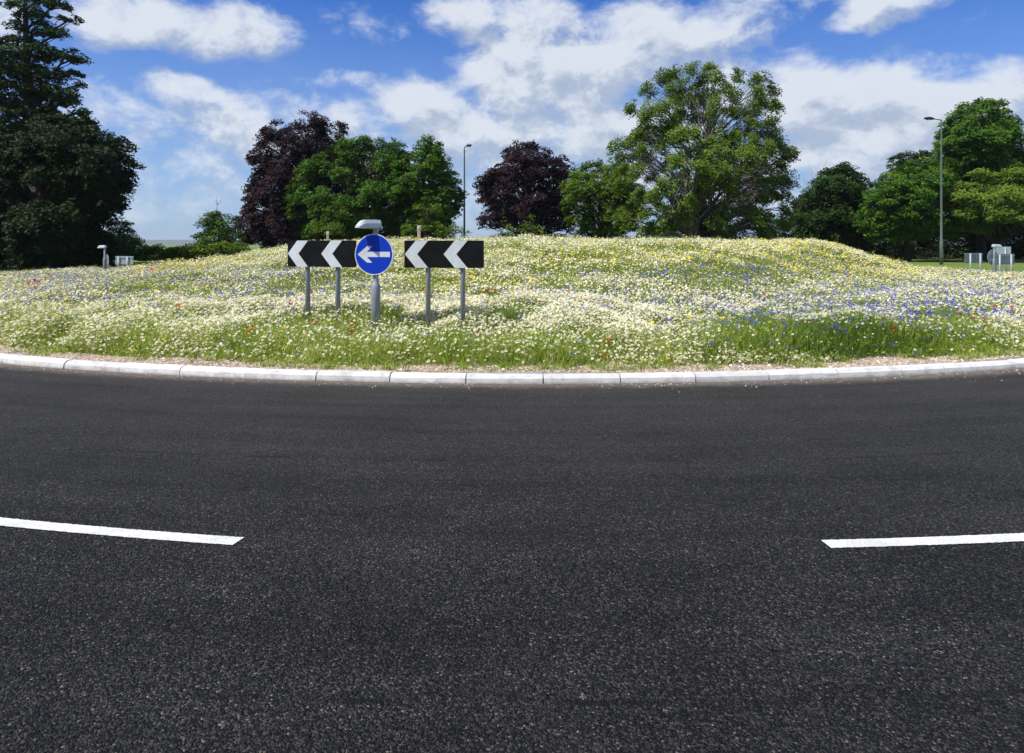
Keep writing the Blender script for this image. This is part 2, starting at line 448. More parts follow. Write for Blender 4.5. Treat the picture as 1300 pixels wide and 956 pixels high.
def ring_sheet(name, radii, z_of, mat, seg=256, kind='structure', thick_rand=None):
    vs = []; loops = []; sizes = []
    th = np.linspace(0, 2 * np.pi, seg, endpoint=False)
    for r in radii:
        x = CX + r * np.cos(th); y = CY + r * np.sin(th)
        vs.append(np.stack([x, y, z_of(x, y, r)], 1))
    V = np.concatenate(vs); nr = len(radii)
    a = np.arange(seg); b = (a + 1) % seg
    F_ = []
    for j in range(nr - 1):
        F_.append(np.stack([j * seg + a, (j + 1) * seg + a, (j + 1) * seg + b, j * seg + b], 1))
    Fm = np.concatenate(F_)
    o = mesh_np(name, V, Fm.ravel(), np.full(len(Fm), 4), mat, smooth=True)
    tag(o, kind=kind); return o

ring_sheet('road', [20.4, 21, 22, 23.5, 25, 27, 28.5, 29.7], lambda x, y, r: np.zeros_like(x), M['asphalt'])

MX, MY = 2.6, 28.8
def terrain(x, y):
    x = np.asarray(x, float); y = np.asarray(y, float)
    dx = x - MX; dy = y - MY
    d = np.hypot(dx, dy * np.where(dy > 0, 1.0, 1.0))
    left = sstep(0, 6, -dx)
    right = sstep(0, 7, dx)
    foot = 14.9 + 1.6 * left - 1.7 * right
    plat = 10.6 - 0.6 * left - .7 * right
    fr = sstep(0, 9, -dy)                       # the side towards the road rises more gently
    foot = foot + 3.2 * fr * (1 - .75 * right); plat = plat - 1.3 * fr
    d = d + 1.5 * (fbm(x + 21, y + 4, 6.5) - .5)
    t = np.clip((foot - d) / (foot - plat), 0, 1); t = t * t * (3 - 2 * t) * .65 + .35 * t
    h = 1.12 * t
    h += 0.22 * (fbm(x, y, 4.2) - .5) * (0.35 + .65 * t) + 0.10 * (fbm(x + 50, y, 11.0) - .5) * t
    r = np.hypot(x - CX, y - CY)
    base = 0.095 + 0.17 * sstep(20.5, 17.6, r)
    return base + h
isl = list(np.linspace(0.01, 18.5, 60)) + list(np.linspace(18.7, 20.6, 16))
o = ring_sheet('island_ground', isl, lambda x, y, r: terrain(x, y) + (0.02 * (fbm(x, y, .35) - .5) if r < 20.5 else -0.004), M['soil'], seg=360)

# far ground, one sheet from the outer kerb to the horizon
def gz(x, y, r):
    z = 0.09 + 0.16 * min(1, (r - 29.68) / 3.5) + 0.06 * (fbm(x, y, 9.0) - .5) * (r < 400) * min(1, (r - 29.7) / 4)
    return z + 0 * x
ring_sheet('ground', [29.68, 30, 31, 33, 36, 40, 46, 54, 64, 80, 110, 160, 300, 700, 2000, 6000, 12000], gz, M['field'], seg=256)

def kerb(name, r_face, outward, n, label):
    """ring of kerb stones; outward=-1: raised side towards the centre"""
    V = []; Fs = []; S = []; T = []
    prof = [(0.0, -0.05), (0.0, 0.0), (-0.012, 0.060), (-0.046, 0.090), (-0.058, 0.097), (-0.145, 0.101), (-0.150, 0.097), (-0.150, -0.05)]
    np_ = len(prof); st = 2 * math.pi / n; gap = 0.009 / r_face
    for k in range(n):
        dz = random.uniform(-.005, .005); dr = random.uniform(-.008, .008); tilt = random.uniform(-.003, .003); tint = random.random()
        b0 = len(V); ns = 4
        for i in range(ns + 1):
            fr = i / ns; ang = -math.pi / 2 + (k + fr) * st + gap * (1 - 2 * fr) * (0.5 + 0.5 * random.random())
            for (pr, pz) in prof:
                e = 0.0
                rr = r_face + (pr * -outward if outward > 0 else pr) + dr + (tilt * (fr - .5))
                V.append((CX + rr * math.cos(ang), CY + rr * math.sin(ang), pz + dz - e + tilt * (fr - .5))); T.append(tint)
        for i in range(ns):
            for j in range(np_):
                a = b0 + i * np_ + j; b = b0 + i * np_ + (j + 1) % np_
                Fs.append((a, b, b + np_, a + np_))
        for e in (0, ns):
            Fs.append(tuple(b0 + e * np_ + j for j in (range(np_) if e else range(np_ - 1, -1, -1))))
    flat = [i for f in Fs for i in f]; sz = [len(f) for f in Fs]
    o = mesh_np(name, np.array(V), flat, sz, M['concrete'], attrs={'tint': T})
    tag(o, kind='structure'); return o
kerb('kerb', RK, -1, 142, '')
kerb('outer_kerb', RO, 1, 202, '')

def dash(a0, a1, r0, r1, cut0, cut1, skew=0.0):
    """thin raised sheet of paint along the lane arc (angles in radians about the island centre)"""
    n = 170; V = []; Fs = []
    for i in range(n + 1):
        t = i / n
        for rr, off in ((r0, 0), (r1, 1)):
            b0 = a0 + cut0 * off; b1 = a1 + cut1 * off
            a = b0 + (b1 - b0) * t + (random.uniform(-.00012, .00012) if i in (0, n) else 0)
            j = random.uniform(-.0028, .0028)
            V.append((CX + (rr + j + skew * (1 - t)) * math.sin(a), CY - (rr + j + skew * (1 - t)) * math.cos(a), 0.004))
    for i in range(n): Fs.append((2 * i, 2 * i + 1, 2 * i + 3, 2 * i + 2))
    o = mesh_np('road_marking', np.array(V), [i for f in Fs for i in f], [4] * n, M['paint'])
    tag(o, kind='structure')
def ang(x, y): return math.atan2(x - CX, CY - y)
aL = ang(-1.50, 3.84); aR = ang(1.71, 3.79)
rm = 25.05; span = 2.0 / rm; gp = (aR - aL)
for k in (-3, -2, -1, 0): dash(aL - span + k * (span + gp), aL + k * (span + gp), rm, rm + .098, 0, -0.0006, -.14 if k == 0 else 0)
for k in (0, 1, 2): dash(aR + k * (span + gp), aR + span + k * (span + gp), rm, rm + .098, 0.0004, 0)

# distant hills
V = []; Fs = []; n = 120
for i in range(n + 1):
    x = -5200 + 10400 * i / n
    y = 4300 + 400 * math.sin(i * .21)
    h = 26 + 22 * float(fbm(np.array([x]), np.array([0.]), 1500)[0]) + 6 * float(vnoise(np.array([x]), np.array([7.]), 220)[0])
    V += [(x, y - 700, -2), (x, y - 200, h * .7), (x, y, h), (x, y + 900, -2)]
for i in range(n):
    for j in range(3): Fs.append((4 * i + j, 4 * i + 4 + j, 4 * i + 5 + j, 4 * i + 1 + j))
hills_m = simple('wooded_hills', (.05, .075, .03), .9, 0, .2, .5, .004)
tag(mesh_np('hills', np.array(V), [i for f in Fs for i in f], [4] * len(Fs), hills_m, smooth=True), kind='structure')

# ------------------------------------------------------------------ instancing template meshes into one mesh
def frames(nrm, spin):
    n = nrm / np.linalg.norm(nrm, axis=1, keepdims=True)
    ref = np.where(np.abs(n[:, 2:3]) < .9, np.array([[0, 0, 1.]]), np.array([[1., 0, 0]]))
    a = np.cross(ref, n); a /= np.linalg.norm(a, axis=1, keepdims=True); b = np.cross(n, a)
    c, s = np.cos(spin)[:, None], np.sin(spin)[:, None]
    return a * c + b * s, -a * s + b * c, n
class Acc:
    def __init__(s): s.V = []; s.L = []; s.S = []; s.MI = []; s.T = []; s.n = 0
    def inst(s, tv, tf, tm, pos, nrm, scale, tint, spin=None, ttint=None):
        N = len(pos)
        if N == 0: return
        if spin is None: spin = rng.random(N) * 6.283
        A, B, C = frames(nrm, spin)
        sc = scale if scale.ndim == 2 else np.repeat(scale[:, None], 3, 1)
        tvx = np.asarray(tv)[None] * sc[:, None, :]
        V = pos[:, None] + tvx[..., 0:1] * A[:, None] + tvx[..., 1:2] * B[:, None] + tvx[..., 2:3] * C[:, None]
        k = len(tv); s.V.append(V.reshape(-1, 3).astype(np.float32))
        flat = np.array([i for f in tf for i in f]); sz = np.array([len(f) for f in tf])
        s.L.append((flat[None] + (np.arange(N) * k)[:, None] + s.n).ravel()); s.S.append(np.tile(sz, N)); s.MI.append(np.tile(tm, N))
        T = np.repeat(tint[:, None], k, 1)
        if ttint is not None: T = T + np.asarray(ttint)[None]
        s.T.append(T.ravel()); s.n += N * k
    def build(s, name, mats, parent=None):
        return mesh_np(name, np.concatenate(s.V), np.concatenate(s.L), np.concatenate(s.S), mats, parent, {'tint': np.concatenate(s.T)}, np.concatenate(s.MI))

def daisy_template(np_=9, gap=.80, cup=0.05, cr=.30):
    tv = []; tf = []; tm = []
    for i in range(np_):
        a = 2 * math.pi * i / np_; w = math.pi / np_ * gap; b = len(tv)
        tv += [(.8 * cr * math.cos(a - w), .8 * cr * math.sin(a - w), 0), (.92 * math.cos(a - w * .75), .92 * math.sin(a - w * .75), cup), (1.0 * math.cos(a), 1.0 * math.sin(a), cup * .7),
               (.92 * math.cos(a + w * .75), .92 * math.sin(a + w * .75), cup), (.8 * cr * math.cos(a + w), .8 * cr * math.sin(a + w), 0)]
        tf.append(tuple(range(b, b + 5))); tm.append(0)
    b = len(tv)
    for i in range(6): a = 2 * math.pi * i / 6; tv.append((cr * math.cos(a), cr * math.sin(a), .03))
    tv.append((0, 0, .20))
    for i in range(6): tf.append((b + i, b + (i + 1) % 6, b + 6)); tm.append(1)
    return tv, tf, tm
def disc_template(n=6, cr=.33, cup=.0):
    tv = [(math.cos(2 * math.pi * i / n), math.sin(2 * math.pi * i / n), cup) for i in range(n)]
    tf = [tuple(range(n))]; tm = [0]; b = n
    for i in range(4): a = 2 * math.pi * i / 4; tv.append((cr * math.cos(a), cr * math.sin(a), .06))
    tf.append((b, b + 1, b + 2, b + 3)); tm.append(1)
    return tv, tf, tm
def corn_template(np_=8):
    tv = []; tf = []; tm = []
    for i in range(np_):
        a = 2 * math.pi * i / np_; w = .26; b = len(tv)
        tv += [(.12 * math.cos(a), .12 * math.sin(a), 0), (math.cos(a - w), math.sin(a - w), .42), (.78 * math.cos(a), .78 * math.sin(a), .34), (math.cos(a + w), math.sin(a + w), .46)]
        tf.append((b, b + 1, b + 2, b + 3)); tm.append(0)
    b = len(tv)
    for i in range(4): a = 2 * math.pi * i / 4; tv.append((.3 * math.cos(a), .3 * math.sin(a), .3))
    tv.append((0, 0, -.5)); 
    for i in range(4): tf.append((b + i, b + (i + 1) % 4, b + 4)); tm.append(1)
    return tv, tf, tm

# ------------------------------------------------------------------ meadow
white_m = leaf_mat('white_petals', (.66, .65, .46), (.80, .79, .66), (.86, .86, .78), .22, rough=.6)
cream_m = leaf_mat('yellow_centre', (.45, .28, .01), (.62, .42, .02), (.70, .55, .04), .1)
blue_m = leaf_mat('blue_petals', (.030, .040, .55), (.045, .065, .82), (.15, .16, .88), .3)
viol_m = leaf_mat('violet_centre', (.06, .03, .25), (.10, .05, .35), (.15, .08, .4), .1)
yel_m = leaf_mat('yellow_petals', (.80, .56, .006), (.86, .68, .012), (.88, .76, .05), .25)
org_m = leaf_mat('orange_centre', (.45, .20, .005), (.55, .28, .01), (.6, .35, .01), .05)
red_m = leaf_mat('poppy_petals', (.72, .055, .006), (.85, .09, .008), (.85, .16, .03), .35)
stem_m = leaf_mat('meadow_green', (.085, .155, .024), (.275, .385, .050), (.53, .60, .19), .45, rough=.6)
straw_m = leaf_mat('dry_grass', (.34, .34, .11), (.48, .47, .20), (.60, .56, .32), .35, rough=.7)

def project(p): return PX0 + F * p[:, 0] / p[:, 1], HY - F * (p[:, 2] - CAMH) / p[:, 1]
def patches(px, py, lst):
    s = np.zeros(len(px))
    for (a, b, rx, ry, w) in lst: s += w * np.exp(-((px - a) / rx) ** 2 - ((py - b) / ry) ** 2)
    return s
GREENP = [(1040, 428, 110, 26, 1.3), (1180, 440, 160, 22, 1.2), (1290, 425, 30, 14, -.5), (940, 425, 60, 22, .8), (232, 396, 36, 10, .9), (480, 398, 90, 9, .8), (705, 335, 60, 10, .7), (930, 345, 90, 11, .8), (450, 442, 50, 7, .4), (90, 432, 40, 10, .3),
          (845, 420, 40, 12, .3), (180, 365, 60, 10, .4), (40, 350, 60, 8, .6), (1230, 345, 60, 6, .9), (700, 448, 160, 7, .4)]
BLUEP = [(890, 345, 130, 12, 1.6), (1210, 398, 80, 20, 2.3), (1120, 372, 190, 22, 1.0), (100, 362, 110, 16, 1.3), (160, 352, 70, 8, 1.0), (320, 362, 80, 18, 1.2), (1010, 398, 130, 30, .8), (240, 345, 80, 8, 1.0), (1250, 372, 70, 14, 1.0), (520, 365, 140, 16, .6), (380, 345, 60, 20, .7), (60, 380, 80, 14, .6), (1000, 330, 60, 12, .8), (790, 372, 160, 24, .5)]
YELP = [(1060, 333, 60, 9, 3.8), (1010, 328, 60, 9, 2.0), (1130, 345, 50, 8, 1.6), (950, 322, 110, 10, 1.0), (228, 338, 60, 4, 2.5), (185, 343, 30, 4, 1.5), (240, 362, 60, 6, 1.0), (720, 328, 60, 12, .8), (860, 328, 120, 12, .7), (90, 386, 40, 8, .8), (620, 356, 60, 16, .9), (410, 318, 60, 8, 1.0), (760, 318, 90, 10, .5), (1010, 310, 80, 6, 1.3), (300, 330, 80, 6, .6)]

def hmap(x, y):
    r = np.hypot(x - CX, y - CY)
    edge = 20.26 + 0.95 * (fbm(x, y, 1.3) - .5) + .25 * (vnoise(x, y, .5) - .5)
    e = sstep(-.05, 0.42, edge - r)
    return (0.39 + 0.26 * (fbm(x + 3, y, 1.3) - .5) + 0.20 * (vnoise(x, y, .42) - .5)) * (0.12 + .88 * e) * (r < edge), r, edge

def scatter(n_near, n_mid, n_far, n_out):
    """points on the island; near / mid / far as seen from the road side, n_out for the sides out of the view"""
    P = []
    def go(n, y0, y1, wide, zone):
        got = 0; tries = 0
        while got < n and tries < 60:
            m = int(n * 2.2) + 100; tries += 1
            y = y0 + (y1 - y0) * rng.random(m); x = (rng.random(m) * 2 - 1) * (wide * y1 + 1.0)
            keep = (np.abs(x) < wide * y + 1.0) & (np.hypot(x - CX, y - CY) < 20.2)
            x, y = x[keep][:n - got], y[keep][:n - got]; got += len(x)
            P.append(np.stack([x, y, np.full(len(x), zone)], 1))
    go(n_near, 8.2, 12.3, .80, 0); go(n_mid, 12.3, 20, .80, 1); go(n_far, 20, 34, .80, 2)
    if n_out:
        m = n_out * 2; a = rng.random(m) * 6.283; r = 20 * np.sqrt(rng.random(m))
        x = CX + r * np.cos(a); y = CY + r * np.sin(a)
        keep = ~((np.abs(x) < .80 * y + 1.0) & (y < 34)); x, y = x[keep], y[keep]
        P.append(np.stack([x, y, np.full(len(x), 2)], 1))
    return np.concatenate(P)

# posts keep a little space round them
def flowers(name, counts, weight_fn, template_near, template_far, size, mats, hi, label, cat, tiltc=.55):
    P = scatter(*counts); x, y, zn = P[:, 0], P[:, 1], P[:, 2]
    h, r, edge = hmap(x, y); g = terrain(x, y)
    front = sstep(1.7, 0.0, edge - r)                 # plants at the edge carry heads all the way down
    u = 1 - (rng.random(len(x)) ** 1.25) * (0.28 + 0.68 * front)
    hh = np.maximum(h, .05) * u * hi
    pos = np.stack([x, y, g + hh], 1)
    px, py = project(pos)
    w = weight_fn(px, py, x, y) * np.where(zn == 0, 1.0 + .35 * front, 1.0)
    keep = (rng.random(len(x)) < w) & (h > .03) & ((h > .10) | (rng.random(len(x)) < .5))
    for (qx, qy) in POSTS: keep &= ~((np.hypot(x - qx, y - qy) < .12))
    pos, zn = pos[keep], zn[keep]; n = len(pos)
    nrm = np.stack([rng.normal(0, tiltc, n) - .18, rng.normal(0, tiltc, n) - .22, np.ones(n)], 1)
    sz = size * rng.uniform(.65, 1.25, n)
    tint = rng.random(n)
    A = Acc(); near = zn == 0
    A.inst(*template_near, pos[near], nrm[near], sz[near], tint[near])
    A.inst(*template_far, pos[~near], nrm[~near], sz[~near] * np.where(zn[~near] > 1, 1.25, 1.06), tint[~near])
    o = A.build(name, mats); tag(o, label, cat, kind='stuff'); return n

POSTS = [(-3.02, 10.04), (-2.47, 9.86), (-1.995, 10.02), (-1.245, 10.03), (-.715, 9.93)]
def clump(x, y): return .22 + 1.25 * sstep(.36, .64, fbm(x, y, .9)) * (.45 + fbm(x + 9, y, 3.5))
fw = lambda px, py, x, y: np.clip(clump(x, y) * (1.0 - .75 * patches(px, py, GREENP) - .34 * patches(px, py, BLUEP) - .25 * patches(px, py, YELP)), 0.02, 1)
n1 = flowers('white_daisies', (108000, 104000, 100000, 14000), fw, daisy_template(), disc_template(6, .36), .0182, [white_m, cream_m], 1.0,
        'dense drift of small white daisies with yellow centres all over the island', 'wildflowers')
fb = lambda px, py, x, y: np.clip(.07 + .72 * patches(px, py, BLUEP), 0, 1) * np.clip(.5 + clump(x + 30, y), 0, 1.4) * .75
n2 = flowers('blue_cornflowers', (8000, 22000, 26000, 1500), fb, corn_template(), corn_template(6),   .0215, [blue_m, viol_m], 1.16,
        'blue cornflowers scattered in drifts through the white daisies', 'wildflowers', .35)
fy = lambda px, py, x, y: np.clip(.05 + .85 * patches(px, py, YELP), 0, 1)
n3 = flowers('yellow_marigolds', (3200, 8500, 13000, 1200), fy, daisy_template(10, .95, .08, .34), daisy_template(6, 1.0, .05, .34), .0240, [yel_m, org_m], 1.12,
        'yellow corn marigolds in loose patches, thickest near the right end of the mound crest', 'wildflowers', .45)
# pale seed heads / tiny cream flowers that make the far slope look milky
fs_ = lambda px, py, x, y: np.clip(.75 - .5 * patches(px, py, GREENP), 0.08, 1) * (.25 + .75 * sstep(9.5, 13, y))
n4 = flowers('cream_seed_heads', (9000, 80000, 110000, 6000), fs_, disc_template(5, .5), disc_template(5, .5), .014, [leaf_mat('cream_heads', (.42, .46, .13), (.60, .61, .28), (.74, .73, .46), .35), straw_m], 1.08,
        'fine cream seed heads and tiny blossoms between the daisies on the mound', 'wildflowers', .7)

# stems, feathery leaves and grass
def blade_template(seg=2, bend=.25):
    tv = []; tf = []; tm = []; tt = []
    for i in range(seg + 1):
        t = i / seg; w = .5 * (1 - t ** 1.6 * .95)
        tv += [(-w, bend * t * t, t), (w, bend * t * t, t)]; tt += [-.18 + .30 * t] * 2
    for i in range(seg): tf.append((2 * i, 2 * i + 1, 2 * i + 3, 2 * i + 2)); tm.append(0)
    return tv, tf, tm, tt
def greens(name, counts, hi, width, mats, label, tall_fn=None, prob=None, tintf=None):
    P = scatter(*counts); x, y, zn = P[:, 0], P[:, 1], P[:, 2]
    h, r, edge = hmap(x, y); g = terrain(x, y)
    pos = np.stack([x, y, g - .01], 1); px, py = project(pos + np.array([[0, 0, .3]]))
    keep = (h > .02)
    if prob is not None: keep &= rng.random(len(x)) < prob(px, py, x, y, h)
    pos, zn, h, px, py, x, y = pos[keep], zn[keep], h[keep], px[keep], py[keep], x[keep], y[keep]; n = len(pos)
    hgt = h * hi * rng.uniform(.45, 1.08, n)
    if tall_fn is not None: hgt *= tall_fn(px, py)
    nrm = np.stack([rng.normal(0, .26, n), rng.normal(0, .26, n), np.ones(n)], 1)
    wd = width * rng.uniform(.6, 1.5, n) * np.choose(zn.astype(int), [1, 1.7, 2.6])
    sc = np.stack([wd, hgt, hgt], 1)
    tint = np.clip(.17 + .62 * rng.random(n) + .9 * (fbm(x, y, 1.1) - .5) - .22 * np.clip(patches(px, py, GREENP[:4]), 0, 1), 0, 1)
    A = Acc(); tv, tf, tm, tt = blade_template(3); near = zn == 0
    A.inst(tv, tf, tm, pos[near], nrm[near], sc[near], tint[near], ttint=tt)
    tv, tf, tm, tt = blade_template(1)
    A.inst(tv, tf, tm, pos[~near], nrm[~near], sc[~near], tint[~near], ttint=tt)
    o = A.build(name, mats); tag(o, label, 'grass', kind='stuff')
gt = lambda px, py: .94 + .36 * np.clip(patches(px, py, GREENP[:4]), 0, 1)
greens('meadow_foliage', (68000, 95000, 60000, 12000), 1.06, .0085, [stem_m], 'tangle of green stems and feathery leaves under the wildflowers', gt)
greens('dry_grass', (14000, 34000, 30000, 1500), 1.30, .0055, [straw_m], 'straw coloured dry grass stalks rising between the wildflowers', None,
       lambda px, py, x, y, h: np.clip(.35 + .9 * sstep(.5, .7, fbm(x, y, 2.2)), 0, 1))
# feathery sprigs: short leaflets held at mid height
def sprigs():
    P = scatter(70000, 55000, 26000, 5000); x, y, zn = P[:, 0], P[:, 1], P[:, 2]
    h, r, edge = hmap(x, y); k = h > .05; x, y, zn, h = x[k], y[k], zn[k], h[k]
    z = terrain(x, y) + h * rng.uniform(.1, .93, len(x)); n = len(x)
    pos = np.stack([x, y, z], 1); nrm = rng.normal(0, 1, (n, 3)) + np.array([[0, 0, .7]])
    L = rng.uniform(.03, .075, n) * np.choose(zn.astype(int), [1, 1.4, 2.0])
    sc = np.stack([L * .26, L, L], 1)
    tint = np.clip(.12 + .70 * rng.random(n) + .9 * (fbm(x, y, 1.1) - .5), 0, 1)
    A = Acc(); tv, tf, tm, tt = blade_template(1, .3); A.inst(tv, tf, tm, pos, nrm, sc, tint)
    tag(A.build('leafy_sprigs', [stem_m]), 'small green leaves filling the meadow below the flower heads', 'leaves', kind='stuff')
sprigs()
# low weeds on the bare strip behind the kerb
def strip():
    n = 2600; a = rng.uniform(-.62, .62, n); r = rng.uniform(19.3, 20.5, n)
    keep = fbm(r * 3, a * 40, 1.3) + .12 * rng.random(n) > .56; a, r = a[keep], r[keep]
    pts = []; 
    for aa, rr in zip(a, r):
        k = rng.integers(8, 26); s = rng.uniform(.02, .07)
        pts.append(np.stack([CX + rr * np.sin(aa) + rng.normal(0, s, k), CY - rr * np.cos(aa) + rng.normal(0, s, k), np.full(k, 0.)], 1))
    P = np.concatenate(pts); P[:, 2] = terrain(P[:, 0], P[:, 1]) - .005
    rr = np.hypot(P[:, 0] - CX, P[:, 1] - CY); P = P[rr < 20.56]; n = len(P)
    nrm = np.stack([rng.normal(0, .6, n), rng.normal(0, .6, n), np.ones(n)], 1)
    hgt = rng.uniform(.025, .12, n); sc = np.stack([rng.uniform(.005, .012, n), hgt, hgt], 1)
    A = Acc(); tv, tf, tm, tt = blade_template(2, .5); A.inst(tv, tf, tm, P, nrm, sc, rng.random(n), ttint=tt)
    tag(A.build('kerbside_weeds', [stem_m]), 'low weeds and grass tufts on the bare strip behind the kerb', 'weeds', kind='stuff')
strip()
def stones():
    n = 15000; a = rng.uniform(-.66, .66, n); r = 20.56 - 1.25 * rng.random(n) ** 1.3
    x = CX + r * np.sin(a); y = CY - r * np.cos(a); z = terrain(x, y)
    ic = [(1, 0, 0), (.3, .95, 0), (-.8, .6, 0), (-.85, -.5, 0), (.2, -.9, 0), (.2, .1, .75), (-.3, -.1, .6)]
    tf = [(0, 1, 5), (1, 2, 6, 5), (2, 3, 6), (3, 4, 6), (4, 0, 5), (4, 5, 6)]
    s = rng.uniform(.005, .016, n) * (1 + 1.1 * (rng.random(n) > .95))
    A = Acc(); A.inst(ic, tf, [0] * 6, np.stack([x, y, z], 1), np.stack([rng.normal(0, .2, n), rng.normal(0, .2, n), np.ones(n)], 1), s, rng.random(n))
    # stray chips in the channel of the road
    n2 = 900; a = rng.uniform(-.66, .66, n2); r = 20.76 + rng.exponential(.10, n2)
    A.inst(ic, tf, [0] * 6, np.stack([CX + r * np.sin(a), CY - r * np.cos(a), np.full(n2, .001)], 1), np.tile([[0, 0, 1.]], (n2, 1)), rng.uniform(.003, .010, n2), rng.random(n2))
    m = leaf_mat('pale_stone', (.24, .17, .12), (.48, .38, .29), (.70, .64, .56), 0.0, rough=.85)
    tag(A.build('gravel', [m]), 'pale pinkish gravel and stone chips on the bare strip behind the kerb', 'gravel', kind='stuff')
stones()

# ------------------------------------------------------------------ poppies, each one an object
def poppy_mesh():
    mb = MB(); n = 5
    for i in range(4):
        a = math.pi / 2 * i; vs = []; fs = []
        for (t, rr, zz) in ((0, .15, 0), (1, .75, .25), (2, 1.0, .62 if i % 2 else .5)):
            for q in (-1, -.3, .35, 1):
                w = (.35, .85, .72)[t]; b = a + q * w
                vs.append((rr * math.cos(b), rr * math.sin(b), zz + .07 * q * q * (t == 2)))
        for t in range(2):
            for q in range(3): b0 = t * 4 + q; fs.append((b0, b0 + 1, b0 + 5, b0 + 4))
        mb.add([(x * .034, y * .034, z * .034 + (i % 2) * .002) for x, y, z in vs], fs, 0, True)
    mb.lathe([(.003, 0), (.008, .006), (.009, .012), (.004, .016)], 8, 1)
    return mb
pm = poppy_mesh()
def build_poppy():
    root = empty('poppy', (0, 0, 0))
    pm.build('petals', [red_m, viol_m], root)
    s = MB(); s.tube([(0, 0, .002), (.004, .002, -.12), (-.004, 0, -.30), (0, .003, -.50)], .003, 5); s.build('stem', stem_m, root)
    return root
POP = [  # px, py, label
 (395.7, 372, 'small red poppy between the posts under the left chevron board'),
 (446.7, 409.4, 'upper of two bright red poppies left of the blue sign post'),
 (446.2, 422, 'lower of two bright red poppies left of the blue sign post'),
 (345.5, 399, 'orange red poppy on its own well left of the chevron board posts'),
 (397.7, 409, 'orange red poppy low down by the foot of the leftmost board post'),
 (368.4, 387, 'faint red poppy just left of the leftmost chevron board post'),
 (548, 377, 'red poppy just right of the left post under the right chevron board'),
 (538, 367, 'faint red poppy just left of the left post under the right chevron board'),
 (607, 422, 'tiny red poppy low among dense daisies right of the last board post'),
 (618, 370, 'left one of a pair of orange poppies right of the right chevron board'),
 (628, 368.4, 'right one of a pair of orange poppies right of the right chevron board'),
 (5.5, 350, 'red poppy at the far left end of the meadow, against the dark tree'),
 (61.5, 348.7, 'red poppy standing against the dark base of the tall left tree'),
 (36, 359.5, 'leftmost of a little group of poppies at the far left'),
 (44, 357, 'topmost of a little group of poppies at the far left'),
 (49, 358.5, 'rightmost of a little group of poppies at the far left'),
 (45, 366.5, 'lowest of a little group of poppies at the far left'),
 (97, 350, 'red poppy among blue cornflowers near the distant sign at left'),
 (199, 339.5, 'upper poppy of two beside yellow marigolds on the left shoulder'),
 (193, 342.5, 'lower poppy of two beside yellow marigolds on the left shoulder'),
 (298, 324, 'red poppy high on the left shoulder of the mound below the small bush'),
 (306, 403, 'left red poppy of two in the daisies at the lower left'),
 (325.4, 403, 'right red poppy of two in the daisies at the lower left'),
 (320, 415.7, 'upper poppy of a close pair low in the daisies at left'),
 (316, 422.6, 'lower poppy of a close pair low in the daisies at left'),
 (227, 388, 'lone orange poppy beside the green patch on the left slope'),
 (721.7, 370.5, 'lone red poppy on the middle of the slope right of the signs'),
 (772.4, 433, 'red poppy hanging low among front daisies right of centre'),
 (765, 454, 'red poppy lying low just above the gravel strip'),
 (971, 374.7, 'pale orange poppy halfway up the slope in front of the big open tree'),
 (1022, 409, 'red poppy in the tall green grass right of centre'),
 (1124, 402, 'upper of two poppies above the tall grass at right'),
 (1121, 406.6, 'lower of two poppies above the tall grass at right'),
 (1134.7, 418.6, 'small brick red poppy deep in the tall grass at right'),
 (1218, 399.5, 'large red poppy left of the others in the cornflower patch at right'),
 (1238.5, 399.5, 'red poppy in the middle of the cornflower patch at right'),
 (1247.6, 404.7, 'red poppy at the right edge of the cornflower patch'),
 (1251, 413.6, 'lowest poppy beside the cornflower patch at right'),
 (1236, 406, 'dark red poppy half hidden in the cornflower patch at right'),
 (1285, 390, 'large orange poppy near the right end of the near meadow'),
 (1262.8, 390, 'small red poppy above the daisies at the right end'),
 (1285.6, 399, 'small red poppy just below the large orange one at the right end'),
 (1221.5, 343.8, 'red poppy in front of the far pair of sign posts on the right'),
 (1285.6, 341, 'red poppy against the green verge right of the far signs'),
 (1286, 350, 'red poppy below the far signs at the right edge'),
 (1261, 353.7, 'red poppy at the foot of the far round sign'),
 (1253, 350.6, 'red poppy just left of the far round sign post'),
 (1280, 354.5, 'red poppy low between the far signs and the right edge'),
 (1063.8, 301, 'red poppy on the crest of the mound near its right end')]
proto = build_poppy(); first = True
for (px, py, lab) in POP:
    # walk along the ray until it meets the top of the flowers
    Y = 8.9
    while Y < 34:
        p = W(px, py, Y); hh = hmap(np.array([p[0]]), np.array([p[1]]))[0][0]
        if p[2] <= terrain(p[0], p[1]) + max(hh * (.96 if Y > 11 else .75), .08) + .02: break
        Y += .04
    if Y >= 34: Y = 24.0 if py < 330 else 30.0; p = W(px, py, Y)
    if first: q = proto; first = False
    else:
        q = proto.copy(); COL.objects.link(q)
        for ch in proto.children: c = ch.copy(); COL.objects.link(c); c.parent = q
    s = random.uniform(1.0, 1.4) * (1.25 if Y > 14 else 1.0)
    q.location = tuple(p); q.scale = (s, s, s); q.rotation_euler = (random.uniform(.1, .5), random.uniform(-.3, .3), random.uniform(0, 6))
    tag(q, lab, 'poppy', 'red poppies scattered through the meadow')

